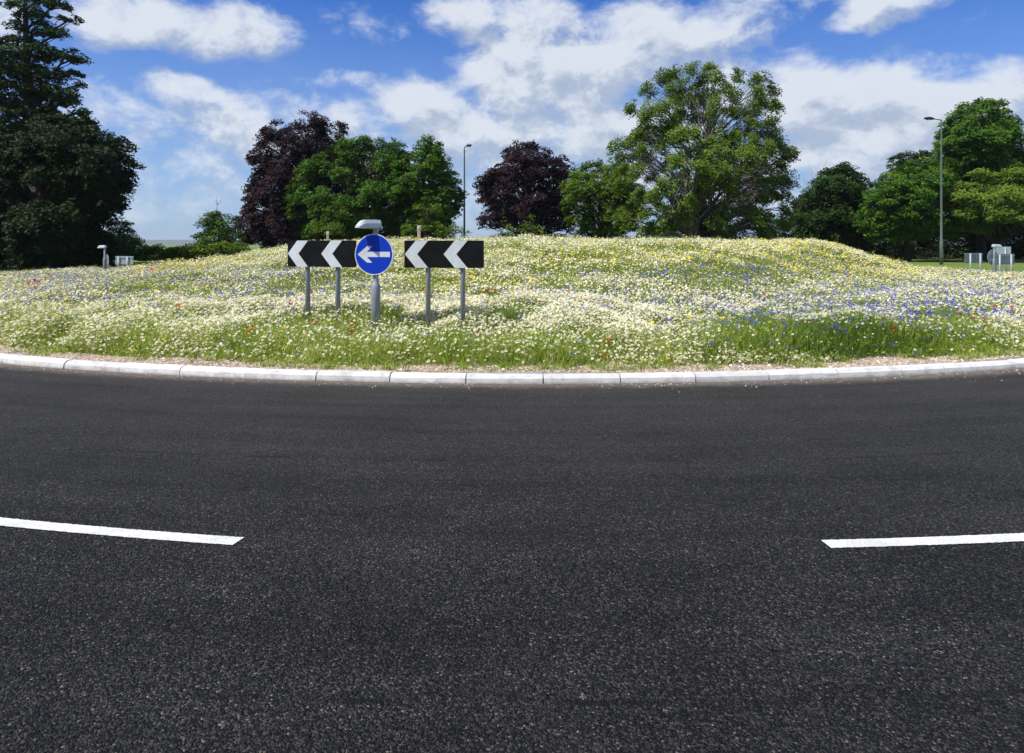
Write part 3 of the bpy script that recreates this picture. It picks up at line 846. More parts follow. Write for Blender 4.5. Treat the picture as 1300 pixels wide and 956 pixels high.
# ------------------------------------------------------------------ near signs
def chevron_board(mb_face, w, h, tips, sw):
    """black plate with chevrons pointing to -x; slant to half the height"""
    mb_face.box((0, .0015, 0), (w, .003, h), 0)
    for tx in tips:
        s = h * .42
        x0 = -w / 2 + tx
        up = [(x0, 0), (x0 + s, h / 2 - .001), (x0 + s + sw, h / 2 - .001), (x0 + sw, 0)]
        dn = [(x0, 0), (x0 + sw, 0), (x0 + s + sw, -h / 2 + .001), (x0 + s, -h / 2 + .001)]
        mb_face.prism(up, -.004, -.0005, 1); mb_face.prism(dn, -.004, -.0005, 1)
def chevron_sign(loc, rz, zc, posts, label, tips, group, foot_z, width=1.2, sw=.185):
    root = empty('chevron_sign', (loc[0], loc[1], foot_z), rz); tag(root, label, 'road sign', group)
    zc -= foot_z
    b = MB(); chevron_board(b, width, .40, tips, sw); bo = b.build('board', [M['sblack'], M['swhite']], root); bo.location = (0, 0, zc)
    for zz in (-.13, .13):
        r = MB(); r.box((0, .014, zz), (width - .04, .022, .035), 0)
        ro = r.build('back_rail', M['alu'], root); ro.location = (0, .001, zc)
    for px in posts:
        p = MB(); p.lathe([(.038, -.1), (.038, zc + .17), (.036, zc + .178)], 16); po = p.build('post', M['postgrey'], root); po.location = (px, .066, 0)
        for zz in (-.13, .13):
            c = MB(); c.lathe([(.043, zz - .014), (.043, zz + .014)], 16, 0)
            co = c.build('clip', M['galv'], po); co.location = (0, 0, zc)
    return root
gL = 'black and white chevron boards by the road'
fz = 0.16
La = 18; Lc = (-3.45 + .6 * math.cos(R(La)), 10.50 - .6 * math.sin(R(La)))
chevron_sign(Lc, -R(La), 1.508, (-.285, .245), 'left hand chevron board partly behind the round blue sign', [.006, .60], gL, fz, sw=.19)
Ra = 10; Rc = (-1.589 + .6 * math.cos(R(Ra)), 10.08 - .6 * math.sin(R(Ra)))
chevron_sign(Rc, -R(Ra), 1.505, (-.255, .272), 'right hand chevron board standing clear of the round blue sign', [.006, .60], gL, fz, sw=.19)

def round_sign(loc, rz, zc, foot_z, label, top, back_only=False, lant=(-1, -1), pole=(.068, .040, .93), face_off=.062):
    root = empty('round_sign', (loc[0], loc[1], foot_z), rz); tag(root, label, 'road sign')
    z = zc - foot_z; n = 48; R0 = .30
    p = MB(); w0, w1, hw = pole
    p.lathe([(w0, -.1), (w0, hw - foot_z + .0), (w0, hw - foot_z + .10), (w0 * .90, hw - foot_z + .125), (w1 * 1.12, hw - foot_z + .165), (w1, hw - foot_z + .175), (w1, top - foot_z), (w1 * .85, top - foot_z + .012)], 24)
    p.build('post', M['postgrey'], root)
    fo = -face_off
    pl = MB(); circ = [(R0 * math.cos(2 * math.pi * i / n), R0 * math.sin(2 * math.pi * i / n)) for i in range(n)]
    pl.prism(circ, fo - .002, fo + .006, 0); po = pl.build('plate', M['alu'], root); po.location = (0, 0, z)
    rm_ = MB(); inner = [(.286 / .3 * x, .286 / .3 * zz) for x, zz in circ]
    vs = [(x, fo - .005, zz) for x, zz in circ] + [(x, fo - .005, zz) for x, zz in inner] + [(x, fo - .001, zz) for x, zz in circ]
    rm_.add(vs, [(i, (i + 1) % n, n + (i + 1) % n, n + i) for i in range(n)] + [(i, 2 * n + i, 2 * n + (i + 1) % n, (i + 1) % n) for i in range(n)])
    ro = rm_.build('white_border', M['swhite'], root); ro.location = (0, 0, z)
    f = MB(); f.prism([(.9999 * x, .9999 * zz) for x, zz in inner], fo - .0055, fo - .0025, 0); bo = f.build('blue_disc', M['sblue'], root); bo.location = (0, 0, z)
    # arrow: head 0.24 tall, shaft 0.075
    ar = MB()
    head = [(-.255, 0), (-.105, .120), (-.025, .120), (-.115, .0376), (-.115, -.0376), (-.025, -.120), (-.105, -.120)]
    A1 = [(-.255, 0), (-.105, .120), (-.025, .120), (-.108, .0376)]; A2 = [(-.255, 0), (-.108, -.0376), (-.025, -.120), (-.105, -.120)]
    A3 = [(-.255, 0), (-.108, .0376), (.250, .0376), (.250, -.0376), (-.108, -.0376)]
    for poly in (A1, A2, A3): ar.prism(poly, fo - .008, fo - .004, 0)
    ao = ar.build('arrow', M['swhite'], root); ao.location = (0, 0, z)
    for zz in (-.12, .12):
        br = MB(); br.box((0, fo + .018, zz), (.34, .022, .035), 0)
        bo = br.build('bracket', M['galv'], root); bo.location = (0, 0, z)
        br = MB(); br.lathe([(w1 + .006, zz - .015), (w1 + .006, zz + .015)], 16, 0)
        bo = br.build('clip', M['galv'], root); bo.location = (0, 0, z)
    # lantern on a short spigot: shallow trough with sloping nose, lens beneath
    t = top - foot_z
    sp = MB(); sp.lathe([(.030, -.02), (.030, .075), (.024, .085)], 16); sp.box((-.02, -.02, .03), (.09, .09, .075), 0, 0, .012)
    so = sp.build('lamp_spigot', M['galv'], root); so.location = (0, 0, t)
    ln = MB(); Lh = .42
    secs = [(.075, .070, .0, .10), (.06, .085, -.002, .125), (-.25, .085, -.010, .118), (-.30, .082, -.012, .095), (-.375, .070, -.016, .022)]
    vs = []; fs = []
    for (xx, hw_, zb, zt) in secs:
        vs += [(xx, -hw_, zb), (xx, -hw_ * .98, zb + (zt - zb) * .55), (xx, -hw_ * .72, zt), (xx, hw_ * .72, zt), (xx, hw_ * .98, zb + (zt - zb) * .55), (xx, hw_, zb)]
    for i in range(len(secs) - 1):
        for j in range(6): fs.append((i * 6 + j, i * 6 + (j + 1) % 6, (i + 1) * 6 + (j + 1) % 6, (i + 1) * 6 + j))
    fs += [tuple(range(6)), tuple(range(len(secs) * 6 - 1, len(secs) * 6 - 7, -1))]
    ln.add(vs, fs)
    for q in range(9): ln.box((-.01 - q * .028, 0, .123 - q * .0007), (.008, .10, .008), 0)
    lr = math.atan2(lant[1], lant[0]) - math.pi - rz
    lo = ln.build('lantern', M['lantern'], root); lo.location = (0, 0, t); lo.rotation_euler = (0, 0, lr); lo.scale = (.80, .90, .84)
    le = MB(); le.box((-.14, 0, -.012), (.36, .12, .022), 0, 0, .008); leo = le.build('lens', M['glass'], lo)
    return root
SA = R(-13)
sp = W(477, 311, 9.98)
round_sign((sp[0], sp[1]), SA, 1.503, fz, 'round blue keep left arrow sign on a stout grey lit post', 1.90, lant=(-1, -.85))

# ------------------------------------------------------------------ far signs
def far_board(px, Y, zc, w, h, rz, posts, label, foot_z=.2, face=True, group='backs of the far chevron boards', cat='road sign', h_post=None):
    p = W(px, 311, Y)
    root = empty('chevron_sign', (p[0], p[1], foot_z), rz); tag(root, label, cat, group)
    z = zc - foot_z
    b = MB(); b.box((0, 0, 0), (w, .006, h), 0)
    bo = b.build('board', M['alu'], root); bo.location = (0, 0, z)
    f = MB(); chevron_board(f, w, h, [.006, w / 2], .19 * w / 1.2); fo = f.build('face', [M['sblack'], M['swhite']], root)
    fo.location = (0, .0085, z); fo.rotation_euler = (0, 0, math.pi)
    for zz in (-h * .33, h * .33):
        r = MB(); r.box((0, -.016, zz), (w - .02, .024, .035), 0)
        ro = r.build('back_rail', M['galv'], root); ro.location = (0, 0, z)
    for q in posts:
        pp = MB(); pp.lathe([(.038, -.15), (.038, z + h / 2 - .02)], 12); po = pp.build('post', M['galv'], root); po.location = (q, -.068, 0)
    return root
# right side of the island: boards seen from behind
far_board(1236.3, 27.3, 1.64 - (327.5 - 311) / 31.8, 1.2, .40, R(27), (-.34, .34), 'back of a lone chevron board, left of the far round sign on the right')
far_board(1275.5, 25.9, 1.64 - (329 - 311) / 33.5, 1.2, .40, R(24), (-.40, .30), 'back of a chevron board overlapping the far round sign on the right')
def far_round(px, Y, rz, top, zc, label, lant):
    p = W(px, 311, Y); return round_sign((p[0], p[1]), rz, zc, .2, label, top, lant=lant)
far_round(1262.5, 26.6, R(180 + 22), 1.56, 1.64 - (327 - 311) / 32.6, 'far round sign with lamp seen from behind at the right', (.95, .1))
def plate_sign():
    p = W(1273, 311, 27.6)
    root = empty('plate_sign', (p[0], p[1], .2), R(-40)); tag(root, 'small blank backed plate rising behind the far round sign at right', 'road sign')
    b = MB(); b.box((0, 0, 0), (.55, .006, .42), 0, 0, .002); bo = b.build('plate', M['alu'], root); bo.location = (0, 0, 1.16)
    q = MB(); q.lathe([(.035, -.1), (.035, 1.35)], 12); po = q.build('post', M['galv'], root); po.location = (.1, -.042, 0)
plate_sign()
# left side
far_board(157.8, 30.0, 1.64 - (331 - 311) / 28.9, 1.2, .40, R(-26), (-.30, .30), 'back of a chevron board in shade at the far left')
far_round(132.8, 29.2, R(180 - 42), 1.52, 1.64 - (331.5 - 311) / 29.7, 'far round sign with lamp seen nearly edge on at the left', (-1, .1))

# ------------------------------------------------------------------ lamp columns
def street_lamp(px, Y, top_py, armx, army, head_len, label, mat, head_mat):
    p = W(px, 311, Y); H = CAMH + (HY - top_py) * Y / F
    root = empty('street_lamp', (p[0], p[1], .05)); tag(root, label, 'street lamp', 'tall lamp columns round the junction')
    c = MB(); c.lathe([(.115, -.1), (.115, 1.75), (.10, 1.82), (.085, 1.86), (.075, 4), (.055, H - .25), (.052, H - .1)], 16)
    c.box((0, -.112, 1.0), (.12, .02, .5), 0, 0, .004)
    c.build('column', mat, root)
    d = Vector((armx, army, 0)); L = d.length
    a = MB(); a.tube([(0, 0, H - .12), (0, 0, H - .04), tuple(d.normalized() * .12 + Vector((0, 0, H))), tuple(d + Vector((0, 0, H + .07 * L)))], [.05, .045, .036, .032], 10)
    a.build('arm', mat, root)
    h = MB(); e = d + Vector((0, 0, H + .07 * L)); u = d.normalized(); sd_ = Vector((-u.y, u.x, 0))
    vs = []; fs = []; secs = [(-.08, .045, .05), (.06, .10, .10), (.3 * head_len, .155, .14), (.65 * head_len, .165, .13), (.92 * head_len, .12, .09), (head_len, .05, .04)]
    for (t, w, ht) in secs:
        for k in range(10):
            q = 2 * math.pi * k / 10; zz = math.sin(q); zz = zz * (ht if zz > 0 else ht * .65)
            vs.append(e + u * t + sd_ * (w * math.cos(q)) + Vector((0, 0, zz + .03 * t)))
    for i in range(len(secs) - 1):
        for k in range(10): fs.append((i * 10 + k, i * 10 + (k + 1) % 10, (i + 1) * 10 + (k + 1) % 10, (i + 1) * 10 + k))
    fs += [tuple(range(10)), tuple(range(len(secs) * 10 - 1, len(secs) * 10 - 11, -1))]
    h.add(vs, fs, 0, True); h.build('lantern', head_mat, root)
    g = MB(); g.lathe([(.10, -.09), (.13, -.05), (.12, -.02)], 12, 0, tuple(e + u * (.55 * head_len) + Vector((0, 0, .0)))); g.build('lens', M['glass'], root)
street_lamp(1195.3, 48, 153, -.62, -.1, .72, 'tall grey green lamp column in front of the right hand trees', M['lamp_green'], M['lamp_dark'])
street_lamp(589.5, 56, 187.5, .22, -.30, .62, 'lamp column standing between the green trees and the small copper beech', M['lamp_green'], M['lamp_dark'])
street_lamp(852, 62, 196, .05, .5, .6, 'slender pale lamp column seen through the big open crowned tree', M['galv'], M['galv'])

# stakes behind the crest
def stake(px, top, w, label):
    Y = 21.5; p = W(px, top, Y); gz_ = float(terrain(p[0], p[1]))
    root = empty('marker_stake', (p[0], p[1], gz_)); tag(root, label, 'stake', 'pale timber stakes on top of the mound')
    H = p[2] - gz_; a = MB(); a.box((0, 0, H / 2 - .1), (w, w, H - .04), 0, .3, .004); a.build('shaft', M['stake'], root)
    b = MB(); b.box((0, 0, H - .085), (w * 1.12, w * 1.12, .10), 0, .3, .01); b.build('painted_tip', M['stakecap'], root)
stake(532, 285, .085, 'taller pale stake poking up above the right chevron board')
stake(416, 292.5, .07, 'shorter pale stake poking up above the left chevron board')

# ------------------------------------------------------------------ trees
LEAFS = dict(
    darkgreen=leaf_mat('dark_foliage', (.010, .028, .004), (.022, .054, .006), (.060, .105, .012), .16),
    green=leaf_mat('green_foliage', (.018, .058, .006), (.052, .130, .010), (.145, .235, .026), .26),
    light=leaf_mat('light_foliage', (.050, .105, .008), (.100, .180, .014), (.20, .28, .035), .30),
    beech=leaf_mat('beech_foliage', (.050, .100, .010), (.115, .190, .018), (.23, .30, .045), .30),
    copper=leaf_mat('copper_beech_foliage', (.014, .007, .010), (.028, .012, .017), (.060, .024, .028), .18),
    chestnut=leaf_mat('chestnut_foliage', (.018, .060, .005), (.054, .135, .010), (.150, .240, .026), .26),
    shaded_side=leaf_mat('shaded_side_foliage', (.005, .014, .003), (.011, .026, .004), (.030, .055, .008), .12),  # darkness of the broad tree's shaded side put into its leaf colour
    shade=leaf_mat('shaded_understorey_foliage', (.008, .018, .006), (.014, .028, .008), (.025, .045, .012), .1),  # deep shade beneath the crowns painted into the thicket leaves
)
BARK = dict(dark=bark_mat('dark_bark', (.022, .018, .014), (.06, .052, .042)), grey=bark_mat('grey_bark', (.06, .056, .048), (.15, .14, .12)))

def leaf_template():
    return [(0, -.5, 0), (.30, -.05, .06), (.0, .5, -.05), (-.30, -.05, .06)], [(0, 1, 2, 3)], [0]
def crown_points(lobes, Y, clump_r, dens_, leaves_per, depth_f=1.0, flat=.38, droop=.25, base=None, shell=.5):
    """returns clump centres and radii from picture-plane lobes given true depth and thickness"""
    s = Y / F; C = []; Rr = []; LC = []
    for li, lb in enumerate(lobes):
        px, py, rx, ry = lb[:4]; dm = lb[4] if len(lb) > 4 else 1.0
        c = W(px, py, Y + (lb[5] if len(lb) > 5 else 0)); rx *= s; ry *= s
        cr = clump_r * (1 if min(rx, ry) > 1.6 * clump_r else .7)
        ry_e = max(ry - cr * .35, .15 * ry); rx_e = max(rx - cr * .8, .15 * rx); rz_e = rx_e * depth_f
        c = c + np.array([0, 0 if len(lb) > 5 else rng.uniform(-.25, .25) * rx, 0])
        area = 4 * math.pi * ((rx_e * ry_e + rx_e * rz_e + ry_e * rz_e) / 3)
        n = max(3, int(1.18 * area * dens_ * dm / (cr * cr)))
        d = rng.normal(0, 1, (n, 3)); d /= np.linalg.norm(d, axis=1, keepdims=True)
        rad = (shell + (1 - shell) * rng.random(n) ** .6)[:, None]
        pos = c + d * rad * np.array([rx_e, rz_e, ry_e]) * (1 + .13 * rng.normal(0, 1, (n, 1)))
        C.append(pos); Rr.append(np.full(n, cr) * rng.uniform(.65, 1.3, n)); LC.append(np.full(n, li))
    return np.concatenate(C), np.concatenate(Rr), np.concatenate(LC)

def env(poly, n, r0, r1, Y, depth=.9, dm=1.0, asp=.85, inner=.35):
    """fill a crown outline with round leaf masses at many depths, so no tiers form"""
    P = np.array(poly, float); x0, y0 = P.min(0); x1, y1 = P.max(0); cx = (x0 + x1) / 2; hw = (x1 - x0) / 2
    def inside(p):
        c = False; j = len(P) - 1
        for i in range(len(P)):
            if (P[i][1] > p[1]) != (P[j][1] > p[1]) and p[0] < (P[j][0] - P[i][0]) * (p[1] - P[i][1]) / (P[j][1] - P[i][1]) + P[i][0]: c = not c
            j = i
        return c
    def edge_dist(p):
        best = 1e9
        for i in range(len(P)):
            a = P[i]; b = P[(i + 1) % len(P)]; ab = b - a; t = np.clip(np.dot(p - a, ab) / np.dot(ab, ab), 0, 1)
            best = min(best, np.linalg.norm(p - a - ab * t))
        return best
    cand = []
    while len(cand) < 14 * n:
        p = np.array([rng.uniform(x0, x1), rng.uniform(y0, y1)])
        if inside(p): 
            ed = edge_dist(p)
            if ed > r0 * .55: cand.append((p[0], p[1], ed))
    cand = np.array(cand); out = [int(rng.integers(len(cand)))]
    dmin = np.hypot(cand[:, 0] - cand[out[0], 0], cand[:, 1] - cand[out[0], 1])
    while len(out) < n:                                     # evenly spread, with a little chance
        pick = rng.integers(0, len(cand), 40); k = int(pick[np.argmax(dmin[pick])]); out.append(k)
        dmin = np.minimum(dmin, np.hypot(cand[:, 0] - cand[k, 0], cand[:, 1] - cand[k, 1]))
    res = []
    for k in out:
        p = cand[k]; ed = p[2]; r = min(rng.uniform(r0, r1), ed / .55)
        span = math.sqrt(max(0, 1 - ((p[0] - cx) / hw) ** 2)) * hw * Y / F * depth * (.35 + .65 * min(1, ed / (.35 * hw)))
        off = rng.choice([-1, 1], p=[.62, .38]) * rng.uniform(.25, 1) ** .7
        res.append((p[0], p[1], r, r * asp, dm, off * span))
    return res

def make_tree(name, label, cat, lobes, Y, trunk_px, leaf, bark='dark', clump_r=.8, dens_=.55, lpc=70, leaf_len=.20, trunk_r=.35, top_frac=.8,
              flat=.38, droop=.25, depth_f=1.0, group=None, base_py=None, shell=.5, branch_frac=.35, limb_start=.22, ivy=None, limb_w=.5, twigs=None, kind=None, multi=None):
    bz = 0.05; bp = W(trunk_px, 311, Y); root = empty(name, (bp[0], bp[1], bz)); tag(root, label, cat, group, kind)
    o0 = np.array([bp[0], bp[1], bz])
    C, Rr, LC = crown_points(lobes, Y, clump_r, dens_, lpc, depth_f, flat, droop, shell=shell)
    ok = C[:, 2] > .5; C, Rr, LC = C[ok], Rr[ok], LC[ok]
    # leaves
    n = len(C); cnt = np.maximum(6, (lpc * (Rr / clump_r) ** 2 * rng.uniform(.6, 1.3, n))).astype(int)
    idx = np.repeat(np.arange(n), cnt); m = len(idx)
    ax = rng.normal(0, 1, (n, 2)); 
    cc = np.array([np.mean(C[:, 0]), np.mean(C[:, 1]), np.mean(C[:, 2])])
    out = C - cc; out[:, 2] *= .3; out /= (np.linalg.norm(out, axis=1, keepdims=True) + 1e-6)
    q = rng.normal(0, 1, (m, 3)); q /= np.linalg.norm(q, axis=1, keepdims=True); rr = rng.random(m) ** .45
    off = q * rr[:, None] * np.array([1, 1, flat]) * Rr[idx][:, None]
    hor = np.hypot(off[:, 0], off[:, 1])
    along = (off[:, 0] * out[idx, 0] + off[:, 1] * out[idx, 1])
    off[:, 2] -= droop * (along + .5 * hor * hor / Rr[idx])
    pos = C[idx] + off
    nrm = np.stack([rng.normal(0, .55, m), rng.normal(0, .55, m), np.full(m, .75)], 1) + .45 * out[idx]
    L = leaf_len * rng.uniform(.6, 1.35, m); sc = np.stack([L, L, L], 1)
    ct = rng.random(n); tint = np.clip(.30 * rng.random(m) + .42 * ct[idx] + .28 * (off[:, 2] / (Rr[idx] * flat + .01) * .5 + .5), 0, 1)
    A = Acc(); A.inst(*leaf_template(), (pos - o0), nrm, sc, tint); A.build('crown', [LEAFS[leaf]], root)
    # trunk
    top = C[:, 2].max(); H = (top - bz) * top_frac
    ctop = C[C[:, 2] > np.quantile(C[:, 2], .85)].mean(0) - o0
    def axis(t):
        k = max(0, t - .25) / .75
        return np.array([ctop[0] * k * .8 + .12 * math.sin(t * 6 + trunk_px), ctop[1] * k * .6 + .1 * math.cos(t * 5), -.1 + H * t])
    tb = MB(); N = 12
    pts = [axis(i / N) for i in range(N + 1)]
    rad = [trunk_r * ((1 - i / N) ** .75 * .95 + .05) * (1.45 if i == 0 else 1.0) for i in range(N + 1)]
    tb.tube(pts, rad, 10); tb.build('trunk', BARK[bark], root)
    # limbs + branches
    bb = MB()
    def limb(a, b, r0, r1, sag, nseg=5):
        a = np.array(a); b = np.array(b); L_ = np.linalg.norm(b - a); P_ = []
        jit = rng.normal(0, .05 * L_, (nseg + 1, 3)); jit[0] = 0; jit[-1] = 0
        for i in range(nseg + 1):
            t = i / nseg; p = a * (1 - t) + b * t; p[2] += sag * L_ * math.sin(math.pi * t); P_.append(p + jit[i])
        bb.tube(P_, [r0 * (1 - i / nseg) + r1 * (i / nseg) for i in range(nseg + 1)], 5, cap=False); return P_
    Lc = [C[LC == k].mean(0) - o0 if (LC == k).any() else None for k in range(len(lobes))]
    for k, lc in enumerate(Lc):
        if lc is None: continue
        hz = math.hypot(lc[0], lc[1]); zt = max(limb_start * H, lc[2] - .55 * hz - .8); t = min(.97, zt / H)
        a = axis(t); r0 = trunk_r * (1 - t) ** .75 * limb_w + .025
        P_ = limb(a, lc, r0, r0 * .4, .06)
        sel = np.where(LC == k)[0]; sel = sel[rng.random(len(sel)) < branch_frac]
        for j in sel:
            tgt = C[j] - o0; s_ = P_[rng.integers(2, 6)]
            limb(s_, tgt, max(.022, r0 * .3), .012, rng.uniform(-.04, .12), 3)
    if multi: 
        for (tx, ty, tz) in multi: limb((0, 0, 0), (tx, ty, tz), trunk_r * .6, .05, .05)
    if twigs:
        for (px0, py0, px1, py1, w) in twigs:
            a = W(px0, py0, Y) - o0; b = W(px1, py1, Y) - o0
            P_ = limb(a, b, w, w * .25, .05, 5)
            for _ in range(7):
                s_ = P_[rng.integers(1, 5)]; e_ = s_ + (b - a) * rng.uniform(.25, .5) + rng.normal(0, .14 * np.linalg.norm(b - a), 3) * np.array([1, 1, .5]); limb(s_, e_, w * .4, w * .12, .0, 3)
    bb.build('branches', BARK[bark], root)
    if ivy:
        z0, z1, rad_ = ivy; m = 5200; t = rng.random(m); zz = z0 + (z1 - z0) * t
        th = rng.random(m) * 6.283; rr = rad_ * (1 - .55 * t) * rng.uniform(.7, 1.15, m) * (1 + .25 * np.sin(zz * 2.1 + th))
        base_ = np.array([axis(min(.99, z / H)) for z in zz])
        p = np.stack([base_[:, 0] + rr * np.cos(th), base_[:, 1] + rr * np.sin(th), zz], 1)
        nn = np.stack([np.cos(th), np.sin(th), np.full(m, .6)], 1) + rng.normal(0, .35, (m, 3))
        Ai = Acc(); Ls = rng.uniform(.10, .2, m); Ai.inst(*leaf_template(), p, nn, Ls, rng.random(m)); Ai.build('ivy', [LEAFS['darkgreen']], root)
    return root

make_tree('tall_tree', 'tall dark tree with a thin open top cut off by the left corner', 'tree',
    [(42, -70, 26, 30, .5), (45, -35, 34, 18, .7), (45, -8, 34, 14, .8), (35, 14, 34, 12, .8), (72, 6, 24, 6, .8), (85, 22, 22, 5, .9), (42, 32, 36, 11, .8), (22, 52, 34, 11, .8), (75, 44, 28, 6, .8), (10, 76, 50, 16, .8), (60, 66, 40, 12, .8), (98, 77, 24, 4.5, 1.0),
     (40, 94, 50, 13, .8), (84, 94, 24, 6, .8), (104, 108, 15, 5, .9), (5, 118, 55, 20, .8), (60, 116, 42, 14, .8), (78, 128, 30, 8, .7), (100, 142, 22, 6, .8), (40, 140, 40, 12, .8), (20, 150, 60, 28), (80, 165, 45, 22), (0, 190, 60, 40), (60, 200, 55, 40), (20, 260, 70, 45), (-60, 60, 60, 60), (-60, 180, 60, 80)],
    47, 45, 'darkgreen', clump_r=.52, dens_=.60, lpc=60, leaf_len=.20, trunk_r=.42, top_frac=.97, flat=.48, droop=.30, branch_frac=.3, depth_f=.8)
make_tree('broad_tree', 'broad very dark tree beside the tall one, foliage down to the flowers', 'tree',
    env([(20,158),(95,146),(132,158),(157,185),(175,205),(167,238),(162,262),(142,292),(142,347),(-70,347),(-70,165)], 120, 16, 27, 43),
    43, 75, 'shaded_side', clump_r=.60, dens_=.85, lpc=80, leaf_len=.21, trunk_r=.38, flat=.5, droop=.30, branch_frac=.12)
make_tree('roadside_bush', 'mid green bush at the right foot of the dark tree', 'bush',
    [(152, 296, 20, 22), (163, 312, 22, 18), (142, 315, 24, 20), (150, 330, 34, 12)], 52, 150, 'green', clump_r=.45, dens_=.8, lpc=60, leaf_len=.15, trunk_r=.10, limb_start=.1)
def hedge(label, segs, Y, leaf, lpc=60, cr=.5, dn=.8):
    lob = segs; return make_tree('hedge', label, 'hedge', lob, Y, lob[len(lob) // 2][0], leaf, clump_r=cr, dens_=dn, lpc=lpc, leaf_len=.17, trunk_r=.08, limb_start=.05, branch_frac=.1)
hedge('low dark hedge under the distant view between the left trees', [(160 + 12 * i, 324 + 2 * math.sin(i * 1.7), 16, 13) for i in range(13)], 55, 'darkgreen', 70, .5, 1.1)
hedge('paler scrubby hedge below the small tree with dead twigs', [(215 + 13 * i, 322 - 1.0 * i + 2 * math.sin(i * 2.1), 15, 11) for i in range(8)], 50, 'light', 60, .45, .9)
make_tree('small_tree', 'small green tree with dead twigs sticking out of its top', 'tree',
    [(268, 277, 16, 11), (262, 292, 20, 16), (285, 288, 18, 18), (277, 305, 28, 16), (300, 300, 16, 18)], 56, 280, 'green', clump_r=.5, dens_=.7, lpc=60, leaf_len=.16, trunk_r=.14,
    twigs=[(277, 285, 274, 254, .035), (272, 285, 264, 266, .02), (270, 285, 252, 274, .02)])
make_tree('copper_beech', 'large dark purple copper beech at the left of the tree line', 'tree',
    env([(336,162),(362,152),(400,141),(440,158),(448,200),(445,312),(300,312),(294,280),(308,255),(318,225),(314,185)], 80, 13, 22, 61),
    61, 378, 'copper', clump_r=.52, dens_=.50, lpc=66, leaf_len=.20, trunk_r=.40, flat=.5, droop=.40, branch_frac=.3, group='copper beeches in the tree line')
make_tree('round_tree', 'broad mid green tree right of the big copper beech', 'tree',
    env([(372,215),(398,193),(430,176),(470,171),(508,180),(528,200),(530,300),(375,302),(362,240)], 80, 13, 22, 56),
    56, 448, 'green', clump_r=.52, dens_=.52, lpc=66, leaf_len=.19, trunk_r=.36, flat=.5, branch_frac=.35)
make_tree('pointed_tree', 'leafy green tree with a pointed top beside the lamp column', 'tree',
    env([(500,205),(522,192),(535,175),(550,170),(562,192),(578,222),(590,250),(576,295),(495,302),(490,225)], 52, 11, 19, 53),
    53, 540, 'chestnut', clump_r=.50, dens_=.60, lpc=70, leaf_len=.20, trunk_r=.30, flat=.5, branch_frac=.3)
sg = 'young saplings along the crest of the mound'
make_tree('sapling', 'feathery light green sapling behind the left chevron board', 'sapling',
    [(424, 255, 7, 10, .7), (418, 270, 13, 13, .7), (434, 275, 14, 14, .7), (424, 290, 22, 12, .7), (402, 286, 12, 11, .7)], 42, 424, 'light', clump_r=.36, dens_=.55, lpc=40, leaf_len=.11, trunk_r=.05, limb_start=.1, group=sg)
make_tree('sapling', 'feathery light green sapling behind the right chevron board', 'sapling',
    [(540, 248, 6, 11, .7), (533, 264, 13, 13, .7), (548, 268, 13, 13, .7), (540, 284, 22, 13, .7), (562, 292, 18, 8, .7), (518, 290, 14, 10, .7)], 42, 540, 'light', clump_r=.36, dens_=.5, lpc=40, leaf_len=.11, trunk_r=.05, limb_start=.1, group=sg)
make_tree('sapling', 'low sapling just left of the lamp column foot', 'sapling',
    [(578, 291, 14, 8, .8), (590, 296, 10, 6, .8), (570, 296, 10, 6, .8)], 40, 580, 'light', clump_r=.32, dens_=.5, lpc=36, leaf_len=.10, trunk_r=.04, limb_start=.1, group=sg)
make_tree('sapling', 'small sapling in front of the left half of the small copper beech', 'sapling',
    [(643, 283, 9, 9, .7), (650, 293, 14, 8, .8), (634, 294, 9, 6, .8)], 40, 645, 'light', clump_r=.32, dens_=.45, lpc=34, leaf_len=.10, trunk_r=.04, limb_start=.1, group=sg)
make_tree('sapling', 'slightly taller sapling in front of the middle of the small copper beech', 'sapling',
    [(675, 275, 8, 9, .7), (672, 288, 14, 10, .8), (686, 292, 12, 8, .8)], 40, 675, 'light', clump_r=.32, dens_=.45, lpc=34, leaf_len=.10, trunk_r=.04, limb_start=.1, group=sg)
make_tree('copper_beech', 'smaller rounded copper beech right of the lamp column', 'tree',
    env([(600,230),(630,210),(650,178),(680,176),(702,190),(730,210),(734,235),(728,298),(600,294),(616,262),(602,246)], 70, 12, 20, 61),
    61, 672, 'copper', clump_r=.52, dens_=.52, lpc=72, leaf_len=.19, trunk_r=.32, flat=.5, droop=.35, branch_frac=.3, group='copper beeches in the tree line')
make_tree('light_tree', 'small fresh green tree tucked left of the big open tree', 'tree',
    env([(712,235),(733,205),(775,199),(800,212),(820,240),(820,295),(735,300),(712,270)], 48, 12, 19, 57),
    57, 762, 'light', clump_r=.48, dens_=.55, lpc=62, leaf_len=.17, trunk_r=.22, flat=.5, branch_frac=.35)
make_tree('open_tree', 'largest tree, open spreading crown with sky showing through and ivied trunk', 'tree',
    env([(768,180),(792,165),(792,132),(820,108),(842,86),(885,78),(935,82),(976,90),(998,122),(990,150),(1006,172),(1016,215),(1012,250),(1004,288),(985,300),(800,300),(772,284),(788,252),(772,212)], 125, 12, 20, 50, dm=1.0),
    50, 889, 'beech', bark='grey', clump_r=.42, dens_=.62, lpc=48, leaf_len=.155, trunk_r=.46, flat=.62, droop=.55, branch_frac=.4, depth_f=1.15, limb_start=.14, top_frac=.74, shell=.30, limb_w=.15, ivy=(.2, 7.5, 1.15))
